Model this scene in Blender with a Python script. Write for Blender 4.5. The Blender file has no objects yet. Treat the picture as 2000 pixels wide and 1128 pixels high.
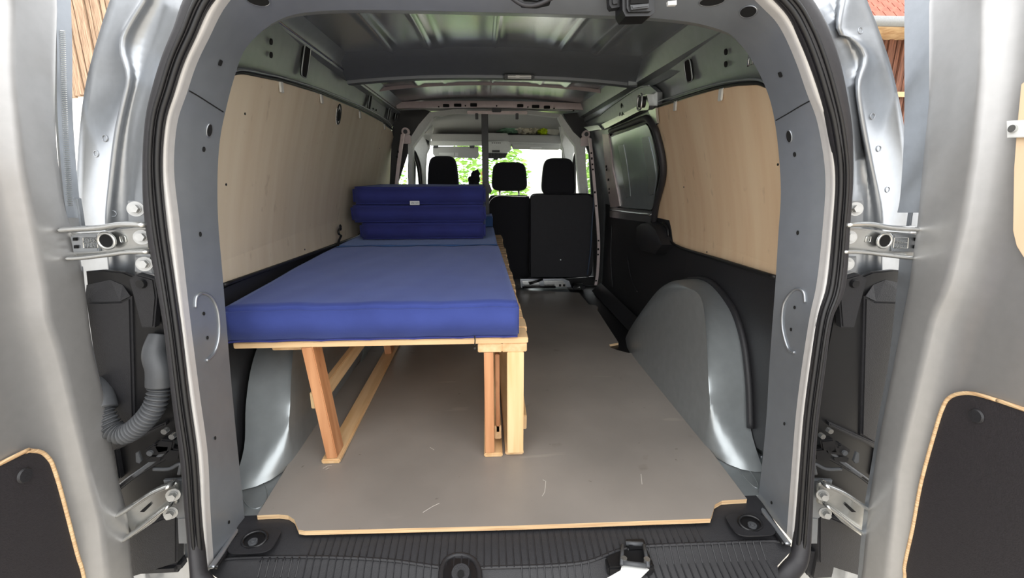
import bpy, bmesh, math, random
from mathutils import Vector, Matrix
from mathutils.bvhtree import BVHTree
random.seed(7)
PI = math.pi
SC = bpy.context.scene
COL = SC.collection

# ------------------------------------------------------------ camera
F, VX, VY = 890.0, 948.0, 340.0
CAM = Vector((-.045, 0, .80))
cy = Vector(((VX-1000)/F, -(VY-564)/F, 1)).normalized()
cz = Vector((0, 1, (VY-564)/F)).normalized()
cx = -cy.cross(cz)
RIGHT = Vector((cx[0], cy[0], cz[0])); UP = Vector((cx[1], cy[1], cz[1])); FWD = Vector((cx[2], cy[2], cz[2]))
cam = bpy.data.cameras.new('camera'); cam.sensor_width = 36; cam.lens = 36*F/2000; cam.clip_start = .02; cam.clip_end = 300
co = bpy.data.objects.new('camera', cam); COL.objects.link(co)
m = Matrix((RIGHT, UP, -FWD)).transposed().to_4x4(); m.translation = CAM
co.matrix_world = m
SC.camera = co

# ------------------------------------------------------------ overcast daylight
w = bpy.data.worlds.new('overcast_sky'); SC.world = w; w.use_nodes = True
nt = w.node_tree; nt.nodes.clear()
out = nt.nodes.new('ShaderNodeOutputWorld'); bg = nt.nodes.new('ShaderNodeBackground')
tc = nt.nodes.new('ShaderNodeTexCoord'); sp = nt.nodes.new('ShaderNodeSeparateXYZ'); cr = nt.nodes.new('ShaderNodeValToRGB')
nt.links.new(tc.outputs['Generated'], sp.inputs[0]); nt.links.new(sp.outputs['Z'], cr.inputs[0])
cr.color_ramp.elements[0].position = 0; cr.color_ramp.elements[0].color = (.97, .985, 1, 1)
cr.color_ramp.elements[1].position = .6; cr.color_ramp.elements[1].color = (1, 1, 1, 1)
nt.links.new(cr.outputs[0], bg.inputs[0]); nt.links.new(bg.outputs[0], out.inputs[0])
bg.inputs[1].default_value = 1.5
SC.view_settings.view_transform = 'Standard'; SC.view_settings.look = 'None'
SC.view_settings.gamma = 1; SC.view_settings.use_curve_mapping = False
SC.view_settings.exposure = 1.22

# ------------------------------------------------------------ points in the place
def ray(px, py):
    return RIGHT*((px-1000)/F) + UP*(-(py-564)/F) + FWD
def on(px, py, n, d):
    r = ray(px, py); n = Vector(n); return CAM + r*((d-n.dot(CAM))/n.dot(r))
def ux(px, py, x): return on(px, py, (1, 0, 0), x)
def uy(px, py, y): return on(px, py, (0, 1, 0), y)
def uz(px, py, z): return on(px, py, (0, 0, 1), z)
def lerp(v, xs, ys):
    if v <= xs[0]: return ys[0]
    for i in range(1, len(xs)):
        if v <= xs[i]:
            t = (v-xs[i-1])/(xs[i]-xs[i-1]); return ys[i-1]+t*(ys[i]-ys[i-1])
    return ys[-1]
def W(y, z):                                   # inner half width of the load space
    b = lerp(y, (.9, 1.3, 1.8, 2.4), (.725, .75, .782, .79))
    t = max(0, (z-.55)/.65)
    return b - .17*t**1.3
def uw(px, py, s, off=0):                      # where a line of sight meets the side wall
    r = ray(px, py); lo, hi = .3, 6.0
    f = lambda t: s*(CAM+r*t).x - (W((CAM+r*t).y, (CAM+r*t).z)+off)
    for _ in range(40):
        mid = (lo+hi)/2
        if f(mid) > 0: hi = mid
        else: lo = mid
    return CAM + r*lo

# ------------------------------------------------------------ materials
MATS = {}
def srgb(c):
    return tuple(((v/255)/12.92 if v/255 <= .04045 else ((v/255+.055)/1.055)**2.4) for v in c)
def mat(name, c, rough=.5, metal=0, noise=0, scale=20, stretch=(1, 1, 1), bump=0, c2=None, bscale=None, coat=0, detail=4):
    m = bpy.data.materials.new(name); m.use_nodes = True; n = m.node_tree; b = n.nodes['Principled BSDF']
    c = srgb(c); b.inputs['Base Color'].default_value = (*c, 1)
    b.inputs['Roughness'].default_value = rough; b.inputs['Metallic'].default_value = metal
    if coat: b.inputs['Coat Weight'].default_value = coat; b.inputs['Coat Roughness'].default_value = .15
    if noise or bump:
        t = n.nodes.new('ShaderNodeTexCoord'); mp = n.nodes.new('ShaderNodeMapping'); mp.inputs['Scale'].default_value = stretch
        n.links.new(t.outputs['Object'], mp.inputs[0])
        nz = n.nodes.new('ShaderNodeTexNoise'); nz.inputs['Scale'].default_value = scale; nz.inputs['Detail'].default_value = detail
        n.links.new(mp.outputs[0], nz.inputs['Vector'])
        if noise:
            r = n.nodes.new('ShaderNodeValToRGB'); d = srgb(c2) if c2 else tuple(v*(1-noise) for v in c)
            r.color_ramp.elements[0].position = .35; r.color_ramp.elements[1].position = .65
            r.color_ramp.elements[0].color = (*d, 1); r.color_ramp.elements[1].color = (*c, 1)
            n.links.new(nz.outputs[0], r.inputs[0]); n.links.new(r.outputs[0], b.inputs['Base Color'])
        if bump:
            bp = n.nodes.new('ShaderNodeBump'); bp.inputs['Strength'].default_value = bump; bp.inputs['Distance'].default_value = .002
            if bscale:
                nz = n.nodes.new('ShaderNodeTexNoise'); nz.inputs['Scale'].default_value = bscale; nz.inputs['Detail'].default_value = 2
                n.links.new(mp.outputs[0], nz.inputs['Vector'])
            n.links.new(nz.outputs[0], bp.inputs['Height']); n.links.new(bp.outputs[0], b.inputs['Normal'])
    MATS[name] = m; return m
def wood(name, c, c2, axis, rough=.55, scale=3.0):
    st = {'x': (1, 14, 14), 'y': (14, 1, 14), 'z': (14, 14, 1)}[axis]
    m = mat(name, c, rough, 0, 1, scale, st, .15, c2, None, 0, 6)
    n = m.node_tree; b = n.nodes['Principled BSDF']
    t = n.nodes.new('ShaderNodeTexCoord'); mp = n.nodes.new('ShaderNodeMapping'); mp.inputs['Scale'].default_value = tuple(v*.25 if v > 1 else 1 for v in st)
    k = n.nodes.new('ShaderNodeTexVoronoi'); k.inputs['Scale'].default_value = 5
    n.links.new(t.outputs['Object'], mp.inputs[0]); n.links.new(mp.outputs[0], k.inputs['Vector'])
    r = n.nodes.new('ShaderNodeValToRGB'); r.color_ramp.elements[0].position = .03; r.color_ramp.elements[1].position = .09
    r.color_ramp.elements[0].color = (.35, .2, .12, 1); r.color_ramp.elements[1].color = (1, 1, 1, 1)
    n.links.new(k.outputs['Distance'], r.inputs[0])
    mx = n.nodes.new('ShaderNodeMix'); mx.data_type = 'RGBA'; mx.blend_type = 'MULTIPLY'; mx.inputs[0].default_value = .45
    src = b.inputs['Base Color'].links[0].from_socket
    n.links.new(src, mx.inputs[6]); n.links.new(r.outputs[0], mx.inputs[7]); n.links.new(mx.outputs[2], b.inputs['Base Color'])
    return m
SILVER = mat('silver_paint', (166, 170, 175), .33, .75, .06, 60, coat=.3)
SILVER_DOOR = mat('door_paint', (174, 173, 172), .38, .6, .05, 50, coat=.25)
SILVER_IN = mat('inner_paint', (164, 170, 172), .34, .6, .08, 30, bump=.05)
ROOFM = mat('roof_paint', (196, 202, 206), .20, .8, .05, 12)
RINGM = mat('frame_paint', (134, 139, 145), .36, .45, .06, 25, bump=.04)
ZINC = mat('zinc_bolt', (168, 168, 166), .38, .6, .1, 90)
FLANGE = mat('flange_highlight_paint', (208, 206, 204), .35, .25, .05, 60)  # flange highlight put into a paler colour than the frame
CHROME = mat('bare_steel', (205, 206, 204), .25, .9, .08, 80)
PINKM = mat('primer_steel', (208, 194, 192), .45, .35, .08, 40)
BLACK = mat('black_plastic', (38, 38, 41), .5, 0, .15, 120, bump=.25, bscale=500)
BLACKS = mat('smooth_black', (22, 22, 24), .4, 0, .1, 60)
RUBBER = mat('seal_rubber', (44, 43, 46), .55, 0, .12, 90, bump=.1, bscale=200)
HOLE = mat('dark_opening', (8, 8, 9), .9)
GREYP = mat('grey_hose', (72, 74, 77), .5, 0, .1, 60, bump=.1, bscale=300)
TRIMG = mat('light_grey_trim', (232, 235, 230), .7, 0, .05, 60, bump=.05)
HEADL = mat('headliner_cloth', (190, 192, 190), .95, 0, .08, 150, bump=.1)
SEATM = mat('seat_cloth', (34, 34, 39), .95, 0, .25, 250, bump=.3, bscale=600)
PANELM = mat('seat_back_board', (44, 44, 48), .75, 0, .12, 40)
WHITEP = mat('white_plastic', (225, 226, 224), .4)
GLASSF = mat('clear_plastic', (215, 215, 210), .2)
DARKPAN = mat('black_door_board', (43, 40, 43), .6, 0, .2, 160, bump=.3, bscale=400)
PLYE = mat('plywood_edge', (222, 194, 152), .7, 0, .2, 8, (1, 1, 60), c2=(190, 152, 112))
ROPE = mat('ribbed_strip', (150, 152, 152), .5, .4, .1, 60)

def ply_mat(name, c, c2, knot):
    m = mat(name, c, .62, 0, 1, 1.6, (1, 9, .9), .04, c2, None, 0, 7)
    n = m.node_tree; b = n.nodes['Principled BSDF']
    t = n.nodes.new('ShaderNodeTexCoord'); mp = n.nodes.new('ShaderNodeMapping'); mp.inputs['Scale'].default_value = (1, 1.6, 1)
    k = n.nodes.new('ShaderNodeTexNoise'); k.inputs['Scale'].default_value = 14; k.inputs['Detail'].default_value = 3
    n.links.new(t.outputs['Object'], mp.inputs[0]); n.links.new(mp.outputs[0], k.inputs['Vector'])
    r = n.nodes.new('ShaderNodeValToRGB'); r.color_ramp.elements[0].position = .66; r.color_ramp.elements[1].position = .74
    r.color_ramp.elements[0].color = (1, 1, 1, 1); r.color_ramp.elements[1].color = (*knot, 1)
    n.links.new(k.outputs[0], r.inputs[0])
    mx = n.nodes.new('ShaderNodeMix'); mx.data_type = 'RGBA'; mx.blend_type = 'MULTIPLY'; mx.inputs[0].default_value = 1
    src = b.inputs['Base Color'].links[0].from_socket
    n.links.new(src, mx.inputs[6]); n.links.new(r.outputs[0], mx.inputs[7]); n.links.new(mx.outputs[2], b.inputs['Base Color'])
    return m
PLYL = ply_mat('pale_birch_ply', (222, 208, 184), (214, 197, 171), (.86, .84, .82))
PLYR = ply_mat('warm_birch_ply', (230, 204, 170), (222, 190, 154), (.84, .82, .8))

def floor_mat():
    m = mat('film_faced_ply', (146, 139, 132), .42, 0, 1, 2.2, (1, 1, 1), .05, (128, 122, 116), 60, 0, 8)
    n = m.node_tree; b = n.nodes['Principled BSDF']
    t = n.nodes.new('ShaderNodeTexCoord')
    cur = b.inputs['Base Color'].links[0].from_socket
    for sc, st, lo, hi, colr in ((9, (1, 1, 1), .68, .78, (.72, .7, .68)), (3.5, (1, 5, 1), .70, .74, (1.18, 1.17, 1.15)), (45, (1, 1, 1), .74, .78, (.6, .58, .56))):
        mp = n.nodes.new('ShaderNodeMapping'); mp.inputs['Scale'].default_value = st; mp.inputs['Location'].default_value = (sc, 1.3*sc, 0)
        k = n.nodes.new('ShaderNodeTexNoise'); k.inputs['Scale'].default_value = sc; k.inputs['Detail'].default_value = 3
        n.links.new(t.outputs['Object'], mp.inputs[0]); n.links.new(mp.outputs[0], k.inputs['Vector'])
        r = n.nodes.new('ShaderNodeValToRGB'); r.color_ramp.elements[0].position = lo; r.color_ramp.elements[1].position = hi
        r.color_ramp.elements[0].color = (1, 1, 1, 1); r.color_ramp.elements[1].color = (*colr, 1)
        n.links.new(k.outputs[0], r.inputs[0])
        mx = n.nodes.new('ShaderNodeMix'); mx.data_type = 'RGBA'; mx.blend_type = 'MULTIPLY'; mx.inputs[0].default_value = 1
        n.links.new(cur, mx.inputs[6]); n.links.new(r.outputs[0], mx.inputs[7]); cur = mx.outputs[2]
    n.links.new(cur, b.inputs['Base Color'])
    return m
FLOORB = floor_mat()
def cloth_mat(name, c, c2, sheen=.4):
    m = mat(name, c, .95, 0, 1, 7, (1, 1, 1), .25, c2, 900, 0, 8)
    b = m.node_tree.nodes['Principled BSDF']
    b.inputs['Sheen Weight'].default_value = sheen; b.inputs['Sheen Roughness'].default_value = .4
    b.inputs['Sheen Tint'].default_value = (.5, .6, 1, 1)
    return m
BLUE = cloth_mat('blue_velour', (54, 68, 134), (47, 60, 122))
BLUED = cloth_mat('deep_blue_velour', (46, 52, 118), (42, 46, 108), .25)
BLUEL = cloth_mat('faded_blue_velour', (62, 96, 148), (56, 86, 138))
WOODX = wood('pine_crosswise', (236, 204, 158), (220, 180, 132), 'x')
WOODY = wood('pine_lengthwise', (226, 192, 148), (206, 166, 118), 'y')
WOODZ = wood('pine_upright', (230, 200, 152), (214, 176, 122), 'z')
WOODR = wood('reddish_pine', (206, 150, 106), (180, 122, 80), 'z')
def glass(name):
    m = bpy.data.materials.new(name); m.use_nodes = True; n = m.node_tree; n.nodes.clear()
    o = n.nodes.new('ShaderNodeOutputMaterial'); mx = n.nodes.new('ShaderNodeMixShader'); t = n.nodes.new('ShaderNodeBsdfTransparent'); g = n.nodes.new('ShaderNodeBsdfGlossy')
    t.inputs[0].default_value = (.93, .97, .95, 1); g.inputs['Roughness'].default_value = .02
    f = n.nodes.new('ShaderNodeFresnel'); f.inputs[0].default_value = 1.4
    n.links.new(f.outputs[0], mx.inputs[0]); n.links.new(t.outputs[0], mx.inputs[1]); n.links.new(g.outputs[0], mx.inputs[2]); n.links.new(mx.outputs[0], o.inputs[0])
    return m
GLASS = glass('window_glass')

# ------------------------------------------------------------ objects
ORG = {}
def tag(o, label, cat, group=None, kind=None):
    if label: o['label'] = label
    if cat: o['category'] = cat
    if group: o['group'] = group
    if kind: o['kind'] = kind
    return o
def thing(name, loc, label, cat, group=None):
    o = bpy.data.objects.new(name, None); COL.objects.link(o); o.location = loc; o.empty_display_size = .05
    ORG[o.name] = Vector(loc); return tag(o, label, cat, group)
def obj(name, bm, mt, parent=None, smooth=False, label=None, kind=None, origin=None, sol=None):
    og = ORG[parent.name] if parent else (Vector(origin) if origin else Vector((0, 0, 0)))
    if og.length: bmesh.ops.translate(bm, verts=bm.verts, vec=-og)
    me = bpy.data.meshes.new(name); bm.to_mesh(me); bm.free()
    for q in (mt if isinstance(mt, (list, tuple)) else [mt]): me.materials.append(q)
    if smooth:
        for p in me.polygons: p.use_smooth = True
    o = bpy.data.objects.new(name, me); COL.objects.link(o)
    if parent: o.parent = parent
    else: o.location = og
    ORG[o.name] = og
    if smooth == 'auto':
        try: me.set_sharp_from_angle(angle=math.radians(35))
        except Exception: pass
    if sol:
        md = o.modifiers.new('thickness', 'SOLIDIFY'); md.thickness = sol; md.offset = 0
    if label: o['label'] = label
    if kind: o['kind'] = kind
    return o
def struct(name, bm, mt, parent=None, **k):
    o = obj(name, bm, mt, parent, **k)
    if not parent: o['kind'] = 'structure'
    return o
def NB(): return bmesh.new()
def bevel(bm, geom_edges, r, seg=2):
    if r > 0: bmesh.ops.bevel(bm, geom=geom_edges, offset=r, segments=seg, affect='EDGES', clamp_overlap=True)
def box(bm, a, b, r=0, seg=2, M=None):
    lo = [min(a[i], b[i]) for i in range(3)]; hi = [max(a[i], b[i]) for i in range(3)]
    t = bmesh.new(); bmesh.ops.create_cube(t, size=1)
    for v in t.verts: v.co = Vector([(lo[i]+hi[i])/2 + v.co[i]*(hi[i]-lo[i]) for i in range(3)])
    bevel(t, t.edges[:], r, seg)
    if M is not None: t.transform(M)
    merge(bm, t); return bm
def merge(bm, t):
    me = bpy.data.meshes.new('tmp'); t.to_mesh(me); t.free(); bm.from_mesh(me); bpy.data.meshes.remove(me)
def prism(bm, pts, vec, r=0, mi=(0, 0), seg=2):
    t = bmesh.new(); vec = Vector(vec)
    a = [t.verts.new(p) for p in pts]; b = [t.verts.new(Vector(p)+vec) for p in pts]
    f1 = t.faces.new(a); f2 = t.faces.new(b[::-1]); n = len(a); f1.material_index = f2.material_index = mi[0]
    for i in range(n):
        q = t.faces.new((a[i], b[i], b[(i+1) % n], a[(i+1) % n])); q.material_index = mi[1]
    bmesh.ops.recalc_face_normals(t, faces=t.faces)
    if r: bevel(t, [e for e in f1.edges]+[e for e in f2.edges], r, seg)
    bmesh.ops.triangulate(t, faces=[f for f in t.faces if len(f.verts) > 4])
    merge(bm, t); return bm
def frame_of(d):
    d = d.normalized(); u = Vector((0, 0, 1)) if abs(d.z) < .9 else Vector((1, 0, 0))
    x = u.cross(d).normalized(); return x, d.cross(x).normalized(), d
def cyl(bm, p, d, r, h, n=20, r2=None):
    x, y, z = frame_of(Vector(d)); p = Vector(p); r2 = r if r2 is None else r2
    a = [bm.verts.new(p+x*r*math.cos(2*PI*i/n)+y*r*math.sin(2*PI*i/n)) for i in range(n)]
    b = [bm.verts.new(p+z*h+x*r2*math.cos(2*PI*i/n)+y*r2*math.sin(2*PI*i/n)) for i in range(n)]
    bm.faces.new(a[::-1]); bm.faces.new(b)
    for i in range(n): bm.faces.new((a[i], a[(i+1) % n], b[(i+1) % n], b[i]))
    return bm
def tube(bm, pts, r, n=10, ry=None, closed=False, upv=None, caps=True):
    pts = [Vector(p) for p in pts if p is not None]; N = len(pts); rings = []
    for i, p in enumerate(pts):
        if closed: d = pts[(i+1) % N]-pts[i-1]
        else: d = pts[min(i+1, N-1)]-pts[max(i-1, 0)]
        d.normalize()
        if upv is not None:
            y = Vector(upv); y = (y-d*y.dot(d)).normalized(); x = y.cross(d)
        else:
            if i == 0: x, y, _ = frame_of(d)
            else: x = (x-d*x.dot(d)).normalized(); y = d.cross(x)
        rr = r[i] if isinstance(r, (list, tuple)) else r; r2 = rr if ry is None else ry
        rings.append([bm.verts.new(p+x*rr*math.cos(2*PI*k/n)+y*r2*math.sin(2*PI*k/n)) for k in range(n)])
    M = N if closed else N-1
    for i in range(M):
        a, b = rings[i], rings[(i+1) % N]
        for k in range(n): bm.faces.new((a[k], a[(k+1) % n], b[(k+1) % n], b[k]))
    if not closed and caps: bm.faces.new(rings[0][::-1]); bm.faces.new(rings[-1])
    return bm
def spline(keys, per=6, closed=False):
    keys = [Vector(k) if len(k) == 3 else Vector((k[0], k[1], 0)) for k in keys]; n = len(keys); o = []
    for i in range(n if closed else n-1):
        g = (lambda j: keys[j % n]) if closed else (lambda j: keys[max(0, min(n-1, j))])
        p0, p1, p2, p3 = g(i-1), g(i), g(i+1), g(i+2)
        for s in range(per):
            t = s/per
            o.append(.5*((2*p1)+(p2-p0)*t+(2*p0-5*p1+4*p2-p3)*t*t+(3*p1-p0-3*p2+p3)*t**3))
    if not closed: o.append(keys[-1])
    return o
def loft(bm, curves, closed=False, flip=False, mi=0):
    rows = [[bm.verts.new(p) for p in c] for c in curves]; n = len(rows[0])
    for a, b in zip(rows, rows[1:]):
        for i in range(n if closed else n-1):
            j = (i+1) % n; q = (a[i], a[j], b[j], b[i])
            f = bm.faces.new(q[::-1] if flip else q); f.material_index = mi
    return rows
def BV(o):
    me = o.data; vs = [o.matrix_basis @ v.co + (ORG[o.name]-Vector(o.location)) for v in me.vertices]
    return BVHTree.FromPolygons(vs, [tuple(p.vertices) for p in me.polygons])
def hit(px, py, bv, lift=0):
    r = ray(px, py).normalized(); l, n, _, _ = bv.ray_cast(CAM, r)
    if l is None: return None, None
    if n.dot(r) > 0: n = -n
    return l+n*lift, n
def disc(bm, p, n, r, h=.001, ry=None, seg=16, upv=(0, 0, 1), power=1):
    n = Vector(n).normalized(); y = Vector(upv); y = (y-n*y.dot(n)).normalized(); x = y.cross(n); ry = ry or r
    f = lambda c: (abs(c)**power)*(1 if c >= 0 else -1)
    a = [bm.verts.new(p+x*r*f(math.cos(2*PI*i/seg))+y*ry*f(math.sin(2*PI*i/seg))) for i in range(seg)]
    b = [bm.verts.new(v.co+n*h) for v in a]
    bm.faces.new(a[::-1]); bm.faces.new(b)
    for i in range(seg): bm.faces.new((a[i], a[(i+1) % seg], b[(i+1) % seg], b[i]))
def ringm(bm, p, n, r, t, ry=None, seg=20, upv=(0, 0, 1), power=1):
    n = Vector(n).normalized(); y = Vector(upv); y = (y-n*y.dot(n)).normalized(); x = y.cross(n); ry = ry or r
    f = lambda c: (abs(c)**power)*(1 if c >= 0 else -1)
    tube(bm, [p+x*r*f(math.cos(2*PI*i/seg))+y*ry*f(math.sin(2*PI*i/seg)) for i in range(seg)], t, 6, closed=True)
def grid_cut(bm, step, axes):
    for ax in axes:
        n = Vector([1 if i == ax else 0 for i in range(3)])
        lo = min(v.co[ax] for v in bm.verts); hi = max(v.co[ax] for v in bm.verts); k = lo+step
        while k < hi:
            bmesh.ops.bisect_plane(bm, geom=bm.verts[:]+bm.edges[:]+bm.faces[:], plane_co=n*k, plane_no=n); k += step
def wallpiece(pix, s, off, thick, step=.06, per=0, mi=(0, 0)):
    """a sheet that follows the side wall, outlined where lines of sight meet it"""
    P = [uw(x, y, s, off) for x, y in pix]
    return wallpoly([(p.y, p.z) for p in P], s, off, thick, step)
def wallpoly(yz, s, off, thick, step=.06):
    bm = bmesh.new(); vs = [bm.verts.new((0, y, z)) for y, z in yz]; bm.faces.new(vs)
    grid_cut(bm, step, (1, 2))
    for v in bm.verts: v.co.x = s*(W(v.co.y, v.co.z)+off)
    bmesh.ops.triangulate(bm, faces=[f for f in bm.faces if len(f.verts) > 4])
    bmesh.ops.recalc_face_normals(bm, faces=bm.faces)
    r = bmesh.ops.extrude_face_region(bm, geom=bm.faces[:])
    for e in r['geom']:
        if isinstance(e, bmesh.types.BMVert): e.co.x += s*thick
    bmesh.ops.recalc_face_normals(bm, faces=bm.faces)
    return bm
def bolt(parent, p, n, r=.014, h=.010, name='bolt', mt=None, washer=True):
    n = Vector(n).normalized(); bm = NB()
    if washer: cyl(bm, Vector(p), n, r*1.75, .003, 28)
    cyl(bm, Vector(p)+n*.002, n, r*1.15, .003, 24)
    cyl(bm, Vector(p)+n*.004, n, r, h, 6)
    return obj(name, bm, mt or CHROME, parent, smooth='auto')
def screw(parent, p, n, r=.004, name='screw', mt=None):
    bm = NB(); disc(bm, Vector(p), n, r, .0015); return obj(name, bm, mt or BLACKS, parent)

# ============================================================ GROUND AND YARD
GRAVEL = mat('yard_gravel', (206, 197, 182), .95, 0, .3, 30, bump=.3)
GRASS = mat('lawn', (150, 176, 92), .95, 0, .3, 12)
bm = NB(); box(bm, (-40, -30, -.75), (40, 60, -.70)); struct('ground', bm, GRAVEL)
BARN = mat('weathered_boards', (190, 164, 138), .85, 0, .45, 9, (12, 12, .5), .4, (142, 114, 92))
BARNR = mat('red_brown_boards', (136, 92, 72), .85, 0, .45, 9, (12, 12, .5), .4, (86, 58, 48))
WHITEW = mat('white_render', (244, 243, 240), .9, 0, .04, 5)
TILE = mat('clay_tiles', (178, 104, 84), .8, 0, .35, 9)
def barn(x0, x1, Y, zb, zt, mt, lab, roof=False, side=1):
    t = thing('barn', ((x0+x1)/2, Y, -.7), lab, 'building')
    b = NB(); box(b, (x0, Y+.1, -.7), (x1, Y+5, zb)); obj('plinth', b, WHITEW, t)
    b = NB(); box(b, (x0, Y+.16, zb), (x1, Y+5, zt)); obj('core_wall', b, mt, t)
    b = NB(); x = x0; i = 0
    while x < x1:
        wd = .06+random.random()*.03; d = random.random()*.02
        box(b, (x, Y+.05-d-(.03 if i % 3 == 0 else 0), zb-.02-random.random()*.05), (min(x+wd-.012, x1), Y+.16, zt)); x += wd; i += 1
    obj('boarding', b, mt, t, kind='stuff')
    b = NB(); box(b, (x0, Y-.02, (zb+zt)/2-.42), (x1, Y+.04, (zb+zt)/2-.34)); obj('batten', b, PLYE, t)
    return t
tb = barn(-12, -5.6, 8, 2.03, 6.2, BARN, 'brown board barn over a white plinth, glimpsed past the outer body pillar by the hose')
tr = barn(5.2, 12, 8, 1.66, 3.35, BARNR, 'barn with red clay tiled roof above brown boards over a white base')
b = NB()
e0 = Vector((4.9, 7.4, 3.05)); up = Vector((0, .78, .62)); nrm = Vector((0, -.62, .78))
R = Matrix((Vector((1, 0, 0)), up, nrm)).transposed()
for r in range(26):
    for c in range(42):
        o = e0+Vector((1, 0, 0))*(c*.17)+up*(r*.17)
        box(b, (0, 0, 0), (.155, .20, .025), 0, M=Matrix.Translation(o+nrm*.03) @ R.to_4x4() @ Matrix.Rotation(.12, 4, 'X'))
obj('roof_tiles', b, TILE, tr, kind='stuff')
b = NB(); box(b, (4.9, 7.35, 2.98), (12, 12, 3.05)); obj('soffit', b, PLYE, tr)
b = NB(); tube(b, [(4.85, 7.3, 3.03), (12, 7.3, 3.03)], .07, 10); obj('gutter', b, ROPE, tr, True)
# in front of the windscreen
LEAF = mat('hedge_leaf', (190, 222, 120), .7, 0, .4, 3, c2=(120, 180, 70)); LEAF.node_tree.nodes['Principled BSDF'].inputs['Subsurface Weight'].default_value = 0
def leaf_mass(bm, c, rad, n, size):
    for i in range(n):
        a = random.random()*2*PI; h = random.random()*2-1; q = math.sqrt(1-h*h)
        s = .75+.3*random.random()
        p = Vector((c[0]+rad[0]*q*math.cos(a)*s, c[1]+rad[1]*q*math.sin(a)*s, c[2]+rad[2]*h*s))
        d = Vector((random.gauss(0, 1), random.gauss(0, 1), random.gauss(0, 1))).normalized(); x, y, z = frame_of(d)
        l = size*(.6+.8*random.random())
        vs = [bm.verts.new(p+x*l), bm.verts.new(p+y*l*.45+z*l*.1), bm.verts.new(p-x*l), bm.verts.new(p-y*l*.45+z*l*.1)]
        bm.faces.new(vs)
for i, (hx, hy, lab) in enumerate(((-3.5, 13.0, 'leafy green bush seen through the cab side window beyond the driver headrest'), (-.15, 12.5, 'bright green bush seen through the windscreen between the driver headrest and the post'))):
    t = thing('garden_bush', (hx, hy, -.7), lab, 'bush')
    b = NB(); tube(b, [(hx, hy, -.7), (hx+.05, hy, .3), (hx, hy, .9)], [.09, .07, .03], 8); obj('stem', b, WOODR, t)
    b = NB(); leaf_mass(b, (hx, hy, .6), (1.25, .9, 1.25), 2200, .08); obj('foliage', b, LEAF, t)
t = thing('garden_bush', (2.95, 10.3, -.7), 'yellowish bush seen through the passenger side window', 'bush')
b = NB(); tube(b, [(2.95, 10.3, -.7), (2.95, 10.3, .9)], [.09, .03], 8); obj('stem', b, WOODR, t)
b = NB(); leaf_mass(b, (2.95, 10.3, .5), (.8, .7, 1.3), 1200, .07); obj('foliage', b, LEAF, t)
b = NB(); box(b, (-5.2, 8.2, -.70), (1.6, 11.4, -.66)); tag(obj('lawn_strip', b, GRASS, origin=(0, 8, -.7)), 'pale green lawn ahead of the van seen through the windscreen', 'lawn', kind='stuff')
t = thing('house', (5.5, 15, -.7), 'white rendered house beyond the windscreen, above the middle headrest', 'building')
b = NB(); box(b, (1.75, 14, -.7), (9, 19, 4)); obj('house_wall', b, WHITEW, t)
b = NB(); box(b, (3.05, 13.9, -.3), (3.55, 14.05, 2.2), .02); obj('house_door', b, SILVER_IN, t)
b = NB(); box(b, (4.0, 13.9, -.5), (4.15, 14.0, 3), .01); obj('timber_post', b, mat('orange_timber', (214, 150, 92), .7), t)
b = NB(); box(b, (1.5, 13.8, 4), (9.2, 19.2, 4.2)); obj('house_roof', b, TILE, t)

# ============================================================ VAN SHELL
XO = [(-.93, -.35), (-.93, .3), (-.915, .5), (-.885, .7), (-.855, .815), (-.8, .98), (-.73, 1.11), (-.66, 1.22), (-.56, 1.33), (-.4, 1.40), (-.2, 1.43), (0, 1.44)]
XO = XO + [(-x, z) for x, z in XO[-2::-1]]
bm = NB()
loft(bm, [[Vector((x, y, z)) for x, z in XO] for y in (.985, 2.0, 3.3)])
struct('trim_1', bm, SILVER, smooth=True, label='silver outer body sides and roof skin')
bm = NB()   # cab roof and cab sides below the side windows
loft(bm, [[Vector((x*(1-.05*k), y, z-.06*k)) for x, z in XO[6:-6]] for k, y in ((0, 3.3), (.3, 3.8), (1.5, 4.35))])
for s in (-1, 1):
    prism(bm, [(s*.92, 3.3, -.35), (s*.92, 5.6, -.35), (s*.92, 5.6, .42), (s*.92, 3.3, .52)], (-s*.03, 0, 0))
struct('trim_2', bm, SILVER, smooth='auto', label='silver cab roof and cab door lower skins')
# load floor of bare silver steel
bm = NB(); box(bm, (-.76, .985, -.03), (.76, 3.35, -.012)); FL = struct('floor', bm, SILVER_IN)
# longitudinal swages of the steel floor showing beside the board
# side walls
def wallgrid(s):
    bm = NB(); rows = []
    zs = [-.03+i*.05 for i in range(25)]+[1.205]
    for i in range(46):
        y = .985+i*(3.3-.985)/45
        rows.append([Vector((s*(W(y, z)+.02), y, z)) for z in zs])
    loft(bm, rows, flip=(s < 0)); return bm
WL = struct('wall_left', wallgrid(-1), SILVER_IN, smooth=True)
WR = struct('wall_right', wallgrid(1), SILVER_IN, smooth=True)
bvL, bvR = BV(WL), BV(WR)

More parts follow.
